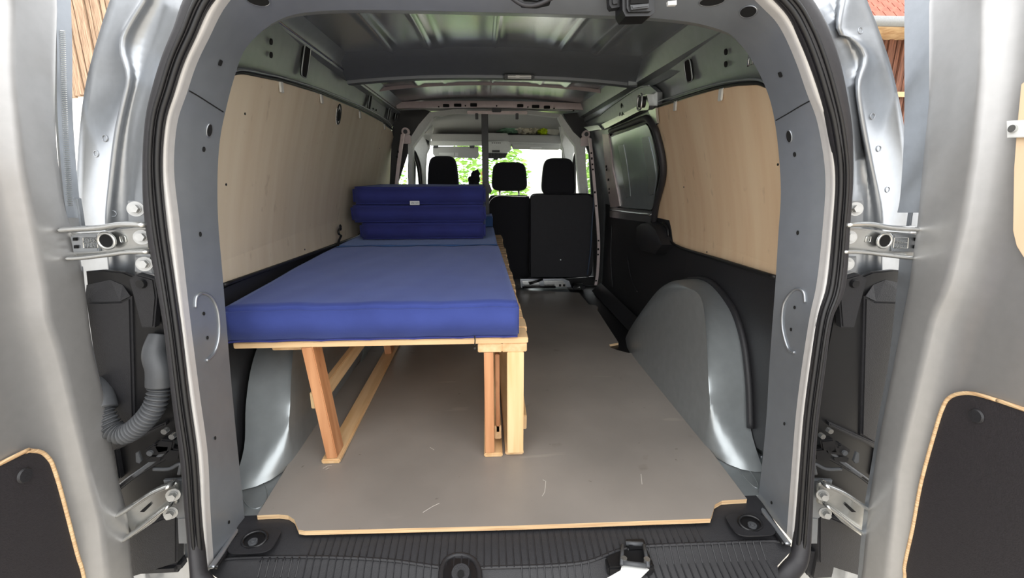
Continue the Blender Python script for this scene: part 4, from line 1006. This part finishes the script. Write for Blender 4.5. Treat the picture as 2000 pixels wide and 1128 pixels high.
CL = [uy(p.x, p.y, 3.16) for p in spline([(787,262,0),(783,290,0),(778,330,0),(774,372,0)], 5)]
bm = NB(); loft(bm, [[p+Vector((-.014, 0, 0)) for p in CL], [p+Vector((-.011, -.008, 0)) for p in CL], [p+Vector((.009, -.008, 0)) for p in CL], [p+Vector((.012, 0, 0)) for p in CL]])
VL = struct('trim_22', bm, PINKM, smooth='auto', label='pale strip up the front pillar behind the folded mattress')
for x, y in ((777,296),(775,306)): p = uy(x, y, 3.15); bm = NB(); box(bm, p+Vector((-.004, -.003, -.007)), p+Vector((.006, .003, .007))); obj('hole', bm, HOLE, VL)
for px, py, lab in ((792, 257, 'round pale belt reel high on the cab pillar by the driver side'), (1145, 262, 'round pale belt reel high on the cab pillar by the sliding door')):
    p = uy(px, py, 3.2); g = thing('belt_reel', p, lab, 'belt reel')
    bm = NB(); cyl(bm, p+Vector((0, .03, 0)), (0, -1, 0), .026, .035, 20); obj('reel_cap', bm, PINKM, g, 'auto')
    bm = NB(); cyl(bm, p+Vector((0, -.004, 0)), (0, -1, 0), .014, .005, 16); obj('reel_hub', bm, GREYP, g, 'auto')
    bm = NB(); box(bm, p+Vector((-.032, .0, -.075)), p+Vector((.03, .03, -.02)), .004); obj('reel_bracket', bm, PINKM, g)
bm = NB(); tube(bm, [uy(p.x, p.y, 3.14) for p in spline([(1158,320,0),(1160,380,0),(1156,440,0),(1153,490,0),(1147,536,0)], 5)], .012, 8, ry=.004)
tag(obj('seat_belt', bm, mat('belt_webbing', (70, 84, 104), .6), None, True, origin=uy(1155, 440, 3.14)), 'dark seat belt hanging beside the passenger seat board', 'seat belt')

# ------------------------------------------------------------ post of the missing partition
po = thing('partition_post', uy(947, 520, 3.22), 'black upright post rising behind the mattresses to the slotted cross member', 'post')
a = uy(947, 217, 3.22); 
bm = NB(); box(bm, (a.x-.024, 3.215, .10), (a.x+.021, 3.245, a.z), .003); obj('post', bm, BLACKS, po)
bm = NB(); box(bm, uy(912, 222, 3.20), uy(1030, 217, 3.20)+Vector((0, .05, 0)), .003); obj('head_plate', bm, PINKM, po)
for x in (931, 1010): 
    q = uy(x, 224, 3.19); bm = NB(); box(bm, q+Vector((-.010, 0, -.028)), q+Vector((.010, .02, .01)), .002); obj('plate_tab', bm, GREYP, po)
q = uy(970, 215, 3.19); bm = NB(); box(bm, q+Vector((-.03, 0, -.012)), q+Vector((.03, .03, .015)), .003); obj('plate_block', bm, GREYP, po)
g = thing('belt_buckle', uy(955, 366, 3.2), 'black belt buckle beside the post at the top corner of the folded mattress', 'buckle')
bm = NB(); prism(bm, [uy(x, y, 3.18) for x, y in ((946,356),(954,354),(961,372),(958,378),(950,376),(946,384))], (0, .03, 0), .004); obj('buckle_body', bm, BLACKS, g)
p = uy(926, 352, 3.28); bm = NB(); crumple(bm, p+Vector((0, 0, -.02)), (.035, .035, .06), 21, 4, .25); crumple(bm, p+Vector((.012, 0, .035)), (.024, .025, .03), 22, 4, .3)
tag(obj('fur_bundle', bm, SEATM, None, True, origin=(p.x, p.y, p.z-.08)), 'small dark tufted bundle between the driver headrest and the post', 'bundle')

# ============================================================ HEADER LATCH AND CABLE
g = thing('header_latch', uy(1245, 8, .97), 'black door latch hanging from the frame at the top of the opening', 'latch')
def rp(pix, lift, th, mt, name, parent, r=.003, Y=None):
    L = [uy(x, y, Y) for x, y in pix]; bm = NB(); prism(bm, L, (0, th, 0), r); return obj(name, bm, mt, parent)
rp([(1217,-20),(1278,-20),(1281,22),(1272,29),(1224,30),(1218,18)], 0, .06, BLACKS, 'latch_case', g, .006, .93)
rp([(1230,-14),(1268,-14),(1268,8),(1230,10)], 0, .02, HOLE, 'latch_mouth', g, .002, .925)
rp([(1232,9),(1268,6),(1268,14),(1234,18)], 0, .02, GREYP, 'latch_claw', g, .002, .922)
rp([(1190,-20),(1212,-20),(1212,12),(1196,14),(1192,8)], 0, .03, BLACK, 'latch_lug', g, .005, .95)
g = thing('header_cable', uy(1030, 0, .93), 'black cable fitting at the top of the frame above the lamp', 'cable')
rp([(1003,-20),(1082,-20),(1076,2),(1050,8),(1020,6)], 0, .03, BLACKS, 'cable_cover', g, .006, .93)
bm = NB(); tube(bm, [uy(p.x, p.y, .93) for p in spline([(990,-12,0),(1020,9,0),(1050,9,0),(1085,-8,0)], 5)], .004, 8); obj('cable', bm, RUBBER, g, True)
g = thing('header_socket', uy(1310, 4, .93), 'small white socket clip at the top of the frame next to the latch', 'clip')
rp([(1305,2),(1322,0),(1322,9),(1306,10)], 0, .01, WHITEP, 'socket_face', g, .001, .93)

# ============================================================ REAR DOORS
def door(s, name, edge, inner, X, lab):
    """edge and inner: pixel curves of the door's hinge-side fold and of the end of its flat band"""
    E = [ux(x, y, s*X) for x, y in edge]; I = [ux(x, y, s*X) for x, y in inner]
    E.sort(key=lambda p: p.z); I.sort(key=lambda p: p.z)
    ez, ey = [p.z for p in E], [p.y for p in E]; iz, iy = [p.z for p in I], [p.y for p in I]
    rows = []; rows_out = []
    for k in range(60):
        z = -.30+1.52*k/59; ye = lerp(z, ez, ey); yi = lerp(z, iz, iy)
        r = [(X+.07, ye+.01), (X+.020, ye+.016), (X+.004, ye+.012), (X, ye+.004), (X-.001, ye-.004), (X-.001, yi+.006), (X, yi), (X+.004, yi-.008), (X+.014, yi-.022), (X+.022, yi-.045), (X+.024, yi-.075), (X+.018, yi-.12), (X+.014, yi-.2), (X+.014, .30), (X+.005, .22), (X, .20), (X, .12), (X+.02, .10), (X+.07, .10)]
        rows.append([Vector((s*a, b, z)) for a, b in r])
    bm = NB(); loft(bm, rows, flip=(s > 0))
    o = [Vector((s*(X+.07), .10, 0)), ]
    outer = [[Vector((s*(X+.07), y, -.30+1.52*k/59)) for y in (lerp(-.30+1.52*k/59, ez, ey)+.01, .5, .10)] for k in range(60)]
    loft(bm, outer)
    for r in (rows[0], rows[-1]): bm.faces.new([bm.verts.new(p) for p in r])
    return struct(name, bm, SILVER_DOOR, smooth='auto', label=lab)
DL = door(-1, 'door_1', [(105,-5),(102,100),(100,200),(103,290),(117,400),(150,500),(160,564),(175,689),(200,789),(225,939),(245,1014),(255,1128)],
          [(25,0),(27,150),(45,325),(70,450),(92,564),(95,614),(120,689),(150,814),(180,939),(200,1014),(212,1128)], .82, 'open silver rear door on the driver side')
DR = door(1, 'door_2', [(1822,-5),(1822,200),(1812,300),(1800,430),(1782,564),(1752,714),(1722,864),(1702,989),(1689,1128)],
          [(1920,0),(1915,150),(1900,300),(1880,425),(1845,564),(1820,614),(1785,764),(1750,914),(1735,1064),(1730,1128)], .82, 'open silver rear door on the sliding door side')
def xpoly(s, X, pix, extra, th):
    L = [ux(x, y, s*X) for x, y in pix]+[Vector((s*X, y, z)) for y, z in extra]
    bm = NB(); prism(bm, L, (s*th, 0, 0), .0015); return bm
XD = .832
pv = [(165,1135),(150,1080),(120,964),(104,912),(96,896),(82,883),(65,880),(50,882),(0,905)]
def lowpan(s, pv, name, lab):
    a = ux(*pv[0], s*XD); z_ = ux(*pv[-1], s*XD)
    L = [ux(x, y, s*XD) for x, y in pv]
    ext = [(.26, z_.z+.04), (.24, z_.z), (.24, -.2), (a.y-.02, -.2)]
    D = DL if s < 0 else DR
    bm = NB(); prism(bm, L+[Vector((s*XD, y, z)) for y, z in ext], (s*.01, 0, 0), .001); o = obj('lower_panel', bm, DARKPAN, D)
    c = sum(L, Vector())/len(L)
    bm = NB(); tube(bm, spline([Vector((s*(XD+.002), ext[-1][0], ext[-1][1]))]+L+[Vector((s*(XD+.002), ext[0][0], ext[0][1]))], 4), .0035, 8); obj('panel_edge', bm, PLYE, D, True)
    return o
oL = lowpan(-1, pv, '', '')
pr2 = [(1767,1135),(1767,1104),(1783,1030),(1800,939),(1830,830),(1842,795),(1852,778),(1870,769),(1900,768),(1950,782),(2000,799)]
oR = lowpan(1, pr2, '', '')
def trimplug(s, px, py, parent):
    p = ux(px, py, s*(XD-.001)); bm = NB(); cyl(bm, p, (-s, 0, 0), .013, .003, 24, .011); obj('trim_plug', bm, BLACK, parent, 'auto')
trimplug(-1, 48, 928, oL); trimplug(1, 1907, 812, oR)
bm = NB(); prism(bm, [ux(x, y, .83) for x, y in ((2010,150),(1993,165),(1984,260),(1979,330),(1977,450),(1984,480),(2004,512))]+[Vector((.83, .3, .58)), Vector((.83, .3, 1.05))], (.01, 0, 0), .0015)
up_ = obj('upper_panel', bm, PLYR, DR)
bm = NB(); L = [ux(x, y, .822) for x, y in ((1965,236),(1998,234),(2010,236),(2010,268),(1966,269))]; prism(bm, L, (.004, 0, 0), .001); br = obj('hinge_tab', bm, WHITEP, DR)
bm = NB(); p = ux(1980, 251, .821); cyl(bm, p, (-1, 0, 0), .006, .004, 16); obj('screw', bm, CHROME, br, 'auto')
# ribbed strips on the hinge edges of both doors
def strip(s, keys, X, name, parent, wpx, mt):
    L = [(p.x, p.y) for p in spline([(a, b, 0) for a, b in keys], 8)]
    A = [ux(x, y, s*X) for x, y in L]; B = [ux(x+wpx, y, s*X) for x, y in L]
    bm = NB(); loft(bm, [A, [p+Vector((-s*.004, 0, 0)) for p in A], [p+Vector((-s*.004, 0, 0)) for p in B], B]); return obj(name, bm, mt, parent, 'auto')
def ribs(s, a, b, n, X, w, parent):
    bm = NB()
    for i in range(n):
        k = i/(n-1); x = lerp(k, (0, .35, .6, 1), [a[0], a[0]+(b[0]-a[0])*.2, a[0]+(b[0]-a[0])*.42, b[0]]); y = a[1]+(b[1]-a[1])*k
        tube(bm, [ux(x-w, y, s*X), ux(x+w, y+1, s*X)], .0009, 4)
    obj('edge_ribs', bm, CHROME, parent, kind='stuff')
EX = .842
strip(-1, [(104,-5),(107,100),(107,200),(112,290),(120,380),(127,425)], EX-.012, 'hinge_edge', DL, 30, SILVER)
strip(1, [(1770,-5),(1770,100),(1770,200),(1768,290),(1762,380),(1756,415)], EX-.012, 'hinge_edge', DR, 50, SILVER)
ribs(-1, (122,60), (137,400), 90, EX-.017, 5, DL)
strip(-1, [(140,520),(148,600),(160,680),(178,760)], EX-.012, 'hinge_edge', DL, 18, SILVER); ribs(-1, (152,530), (178,735), 60, EX-.017, 4, DL)
strip(1, [(1760,505),(1755,564),(1740,700),(1722,800),(1706,900),(1690,1000),(1678,1130)], EX-.012, 'hinge_edge', DR, 26, SILVER)

# ------------------------------------------------------------ hinges (parts of the doors)
def hplate(pix, Y, th, mt, name, parent, r=.002):
    bm = NB(); prism(bm, [uy(x, y, Y) for x, y in pix], (0, th, 0), r); return obj(name, bm, mt, parent, 'auto')
def upper_hinge(mx, D, s):
    X = lambda L: [(mx(x), y) for x, y in L]
    h = hplate(X([(132,453),(150,456),(200,452),(250,446),(283,445),(292,452),(292,496),(200,494),(150,500),(138,498)]), 0.8950, .012, CHROME, 'hinge', D, .003)
    for L, r in (([(122,449),(150,447),(200,444),(240,438),(286,439)], .0055), ([(135,504),(160,503),(210,497),(250,492),(292,491)], .0045)):
        bm = NB(); tube(bm, [uy(p.x, p.y, 0.8750) for p in spline([(mx(a), b, 0) for a, b in L], 4)], r, 10, ry=r*2.2, upv=(0, -1, 0)); obj('hinge_rib', bm, CHROME, h, True)
    hplate(X([(136,462),(148,457),(190,457),(192,491),(142,493)]), 0.8880, .008, SILVER, 'hinge_pad', h, .002)
    for x, y in ((145,467),(147,482)): hplate(X([(x-4,y-3),(x+4,y-3),(x+4,y+3),(x-4,y+3)]), 0.8840, .004, HOLE, 'hole', h, .001)
    bm = NB(); p = uy(mx(213), 469, 0.8880); disc(bm, p, (0, -1, 0), .013, .006, .013, 24); obj('hole', bm, HOLE, h)
    bm = NB(); ringm(bm, p+Vector((0, -.006, 0)), (0, -1, 0), .0145, .003); obj('hole_rim', bm, CHROME, h, True)
    # cast lettering frame
    bm = NB()
    for a, b in (((162,464),(189,464)), ((189,464),(191,483)), ((191,483),(163,484)), ((163,484),(162,464)), ((163,474),(190,473))): tube(bm, [uy(mx(a[0]), a[1], .8862), uy(mx(b[0]), b[1], .8862)], .0007, 4)
    obj('cast_frame', bm, CHROME, h)
    for (px, py) in ((240, 467),):
        bm = NB(); ringm(bm, uy(mx(px), py, 0.8930), (0, -1, 0), .005, .0008, .006, power=.5); obj('cast_mark', bm, CHROME, h)
    for txt, py, px in ((('EDEK', 481, 176), ('7744', 471, 176)) if s > 0 else (('EDEK', 470, 176), ('7745', 480, 176))):
        cu = bpy.data.curves.new('cast_text', 'FONT'); cu.body = txt; cu.size = .011; cu.extrude = .0012; cu.align_x = 'CENTER'; cu.align_y = 'CENTER'
        o = bpy.data.objects.new('cast_text', cu); COL.objects.link(o)
        M = Matrix.Translation(uy(mx(px), py, .8868)) @ Matrix.Rotation(PI/2, 4, 'X')
        if s > 0: M = M @ Matrix.Rotation(PI, 4, 'Z')
        dg = bpy.context.evaluated_depsgraph_get(); me = bpy.data.meshes.new_from_object(o.evaluated_get(dg)); me.transform(M)
        bpy.data.objects.remove(o); me.materials.clear(); me.materials.append(ROPE)
        q = bpy.data.objects.new('cast_text', me); COL.objects.link(q); q.parent = h
    hplate(X([(248,392),(283,392),(288,440),(250,440)]), 0.9150, .01, SILVER, 'hinge_foot', h); hplate(X([(262,500),(295,500),(299,536),(262,530)]), 0.9150, .01, SILVER, 'hinge_foot', h)
    for x, y in ((266, 408), (278, 463), (283, 515)): bolt(h, uy(mx(x), y, .8890), (.35*s*-1, -1, .12), .0078, .013, mt=ZINC)
    hplate(X([(120,430),(132,380),(150,388),(155,420),(158,442),(124,444)]), 0.9250, .012, SILVER, 'hinge_socket', h)
    hplate(X([(124,458),(134,458),(134,500),(128,500)]), 0.9000, .01, SILVER, 'hinge_knuckle', h)
upper_hinge(lambda x: x, DL, -1)
upper_hinge(lambda x: 1936-x, DR, 1)
def lower_hinge(mx, D, s):
    X = lambda L: [(mx(x), y) for x, y in L]
    h = hplate(X([(225,1012),(243,1000),(335,938),(345,945),(345,985),(328,990),(300,1020),(250,1055),(235,1045)]), 0.8750, .012, CHROME, 'hinge', D, .003)
    for L, r in (([(230,1004),(262,985),(300,960),(335,945)], .005), ([(240,1054),(280,1025),(305,1005),(332,985)], .0045)):
        bm = NB(); tube(bm, [uy(p.x, p.y, 0.8550) for p in spline([(mx(a), b, 0) for a, b in L], 4)], r, 10, ry=r*2.4, upv=(0, -1, 0)); obj('hinge_rib', bm, CHROME, h, True)
    hplate(X([(272,1000),(290,984),(293,988),(281,1000)]), 0.8700, .004, HOLE, 'hole', h, .001)
    hplate(X([(318,938),(358,936),(362,1010),(345,1012),(330,1000)]), 0.8950, .01, SILVER, 'hinge_foot', h)
    hplate(X([(346,1012),(364,1010),(366,1062),(348,1062)]), 0.9000, .01, SILVER, 'hinge_foot', h)
    for x, y in ((339, 965), (334, 1000)): bolt(h, uy(mx(x), y, .8700), (-.3*s, -1, .15), .0078, .013, mt=ZINC)
lower_hinge(lambda x: x, DL, -1)
lower_hinge(lambda x: 1945-x, DR, 1)
# check strap mechanisms
def check(mx, D, s):
    X = lambda L: [(mx(x), y) for x, y in L]
    k = hplate(X([(225,868),(330,825),(352,828),(356,925),(330,935),(240,975),(222,930)]), 0.9250, .01, BLACKS, 'check_strap', D, .004)
    hplate(X([(216,876),(225,868),(322,825),(322,832),(226,880),(235,935),(228,940)]), 0.9100, .015, BLACK, 'strap_housing', k, .003)
    bm = NB(); tube(bm, [uy(p.x, p.y, 0.8850) for p in spline([(mx(a), b, 0) for a, b in ((228,955),(262,928),(300,905),(345,880))], 5)], .009, 8, ry=.006); obj('strap_arm', bm, BLACKS, k, True)
    bm = NB(); tube(bm, [uy(p.x, p.y, 0.8800) for p in spline([(mx(a), b, 0) for a, b in ((262,928),(300,900),(335,868))], 5)], .005, 8); tube(bm, [uy(p.x, p.y, 0.8820) for p in spline([(mx(a), b, 0) for a, b in ((300,915),(330,915),(352,905),(350,925))], 5)], .004, 8); obj('strap_spring', bm, GREYP, k, True)
    for x, y, w_, hh in ((306,880,26,12),(320,872,20,14),(335,890,18,14),(300,897,18,8)):
        hplate(X([(x-w_,y),(x-w_*.3,y-hh),(x+w_,y-hh*.8),(x+w_*.8,y+hh*.6),(x-w_*.6,y+hh)]), 0.8750, .02, BLACKS, 'strap_roller', k, .003)
    for x, y in ((326,838),(298,880),(341,848)):
        bm = NB(); cyl(bm, uy(mx(x), y, 0.8800), (0, -1, 0), .006, .01, 12); obj('strap_pin', bm, CHROME if y < 850 else GREYP, k, 'auto')
    hplate(X([(264,885),(270,882),(276,900),(272,905),(265,903)]), 0.8900, .006, GREYP, 'strap_tab', k, .001)
check(lambda x: x, DL, -1); check(lambda x: 1943-x, DR, 1)

# ------------------------------------------------------------ black tail-lamp backs
def lampback(mx, name, lab, s):
    X = lambda L: [(mx(x), y) for x, y in L]
    g = thing(name, uy(mx(240), 700, .95), lab, 'lamp cover')
    A = [uy(x, y, .916) for x, y in X([(166,590),(235,588),(255,578),(262,850),(216,880),(190,760)])]
    bm = NB(); prism(bm, A, (0, .05, 0), .004); obj('cover_face', bm, BLACK, g)
    bm = NB(); prism(bm, [uy(x, y, .924) for x, y in X([(166,530),(200,527),(240,531),(262,540),(302,542),(345,760),(362,850),(362,940),(330,944),(300,1110),(220,1110),(190,760)])], (0, .012, 0), .003); obj('cover_back', bm, BLACKS, g)
    bm = NB(); a = [uy(x, y, .916) for x, y in X([(166,590),(235,588),(255,578)])]; b = [uy(x, y, .924) for x, y in X([(170,556),(216,546),(240,556)])]
    loft(bm, [a, b]); obj('cover_top', bm, BLACK, g, sol=.002)
    bm = NB(); prism(bm, [uy(x, y, .900) for x, y in X([(250,545),(265,535),(300,545),(305,580),(300,640),(275,640)])], (0, .02, 0), .003); obj('cover_lug', bm, BLACK, g)
    bm = NB(); p = uy(mx(277), 553, .899); cyl(bm, p, (0, -1, 0), .010, .006, 16, .008); obj('cover_screw', bm, BLACKS, g, 'auto')
    bm = NB(); prism(bm, [uy(x, y, .905) for x, y in X([(250,1040),(345,1000),(345,1100),(256,1128)])], (0, .03, 0), .004); obj('cover_foot', bm, BLACK, g)
lampback(lambda x: x, 'tail_lamp_cover', 'black moulded tail lamp cover behind the corrugated hose', -1)
lampback(lambda x: 1945-x, 'tail_lamp_cover', 'black moulded tail lamp cover on the pillar without a hose', 1)
bmL = NB(); box(bmL, uy(250, 1128, .91), uy(368, 1075, .95), .01); tag(obj('bumper_end', bmL, BLACK, origin=uy(310, 1100, .93)), 'black bumper end beneath the hinge on the hose side', 'bumper')
bmL = NB(); box(bmL, uy(1580, 1135, .91), uy(1620, 1050, .95), .01); tag(obj('bumper_end', bmL, BLACK, origin=uy(1600, 1100, .93)), 'black bumper end beneath the hinge on the tiled barn side', 'bumper')

# ------------------------------------------------------------ corrugated hose
g = thing('corrugated_hose', uy(270, 760, .88), 'grey corrugated cable hose looping from body to door', 'hose')
K = [(196,790),(206,815),(222,840),(248,846),(280,822),(303,790),(313,750)]
Yk = [.892, .884, .877, .872, .870, .874, .886]
pts = spline([uy(x, y, yy) for (x, y), yy in zip(K, Yk)], 60); rad = []
acc = 0; L2 = []
for i, p in enumerate(pts):
    if i: acc += (p-pts[i-1]).length
    rad.append(.0185+.0026*math.cos(2*PI*acc/.0085)); L2.append(p)
bm = NB(); tube(bm, L2, rad, 18); obj('corrugated_tube', bm, GREYP, g, True)
el = spline([uy(x, y, yy) for (x, y), yy in zip([(313,752),(312,722),(303,690),(312,655)], (.886, .89, .90, .92))], 8)
bm = NB(); tube(bm, el, [.025-.006*(i/(len(el)-1))**2 for i in range(len(el))], 18); obj('upper_elbow', bm, GREYP, g, True)
bm = NB(); cyl(bm, uy(312, 650, .95), (-.3, -1, 0), .026, .012, 24); obj('grommet', bm, BLACKS, g, 'auto')
el = spline([uy(x, y, yy) for (x, y), yy in zip([(200,800),(192,772),(178,750)], (.888, .902, .912))], 8)
bm = NB(); tube(bm, el, .026, 18); obj('lower_elbow', bm, GREYP, g, True)

# pale scuffs on the floor board
SCUFF = mat('pale_scuff', (190, 184, 176), .7)
for L in (((631,914),(640,909),(648,908)),((636,916),(643,913)),((1060,936),(1066,939),(1064,960),(1059,968)),((826,1000),(845,988),(858,982)),((840,873),(848,878)),((1252,925),(1254,945))):
    bm = NB(); tube(bm, [uz(x, y, .0002) for x, y in L], .0009, 4, ry=.0003, upv=(0, 0, 1)); obj('scuff', bm, SCUFF, fbd)
for x, y, r in ((925,852,.003),(1080,660,.010),(1158,703,.012),(1262,780,.008),(1135,825,.003),(880,760,.002),(1300,890,.003),(760,960,.002),(1040,870,.003)):
    bm = NB(); disc(bm, uz(x, y, .0001), (0, 0, 1), r, .0001, r*.6, 12); obj('floor_stain', bm, MATS['stain'] if 'stain' in MATS else mat('stain', (92, 86, 82), .6), fbd)
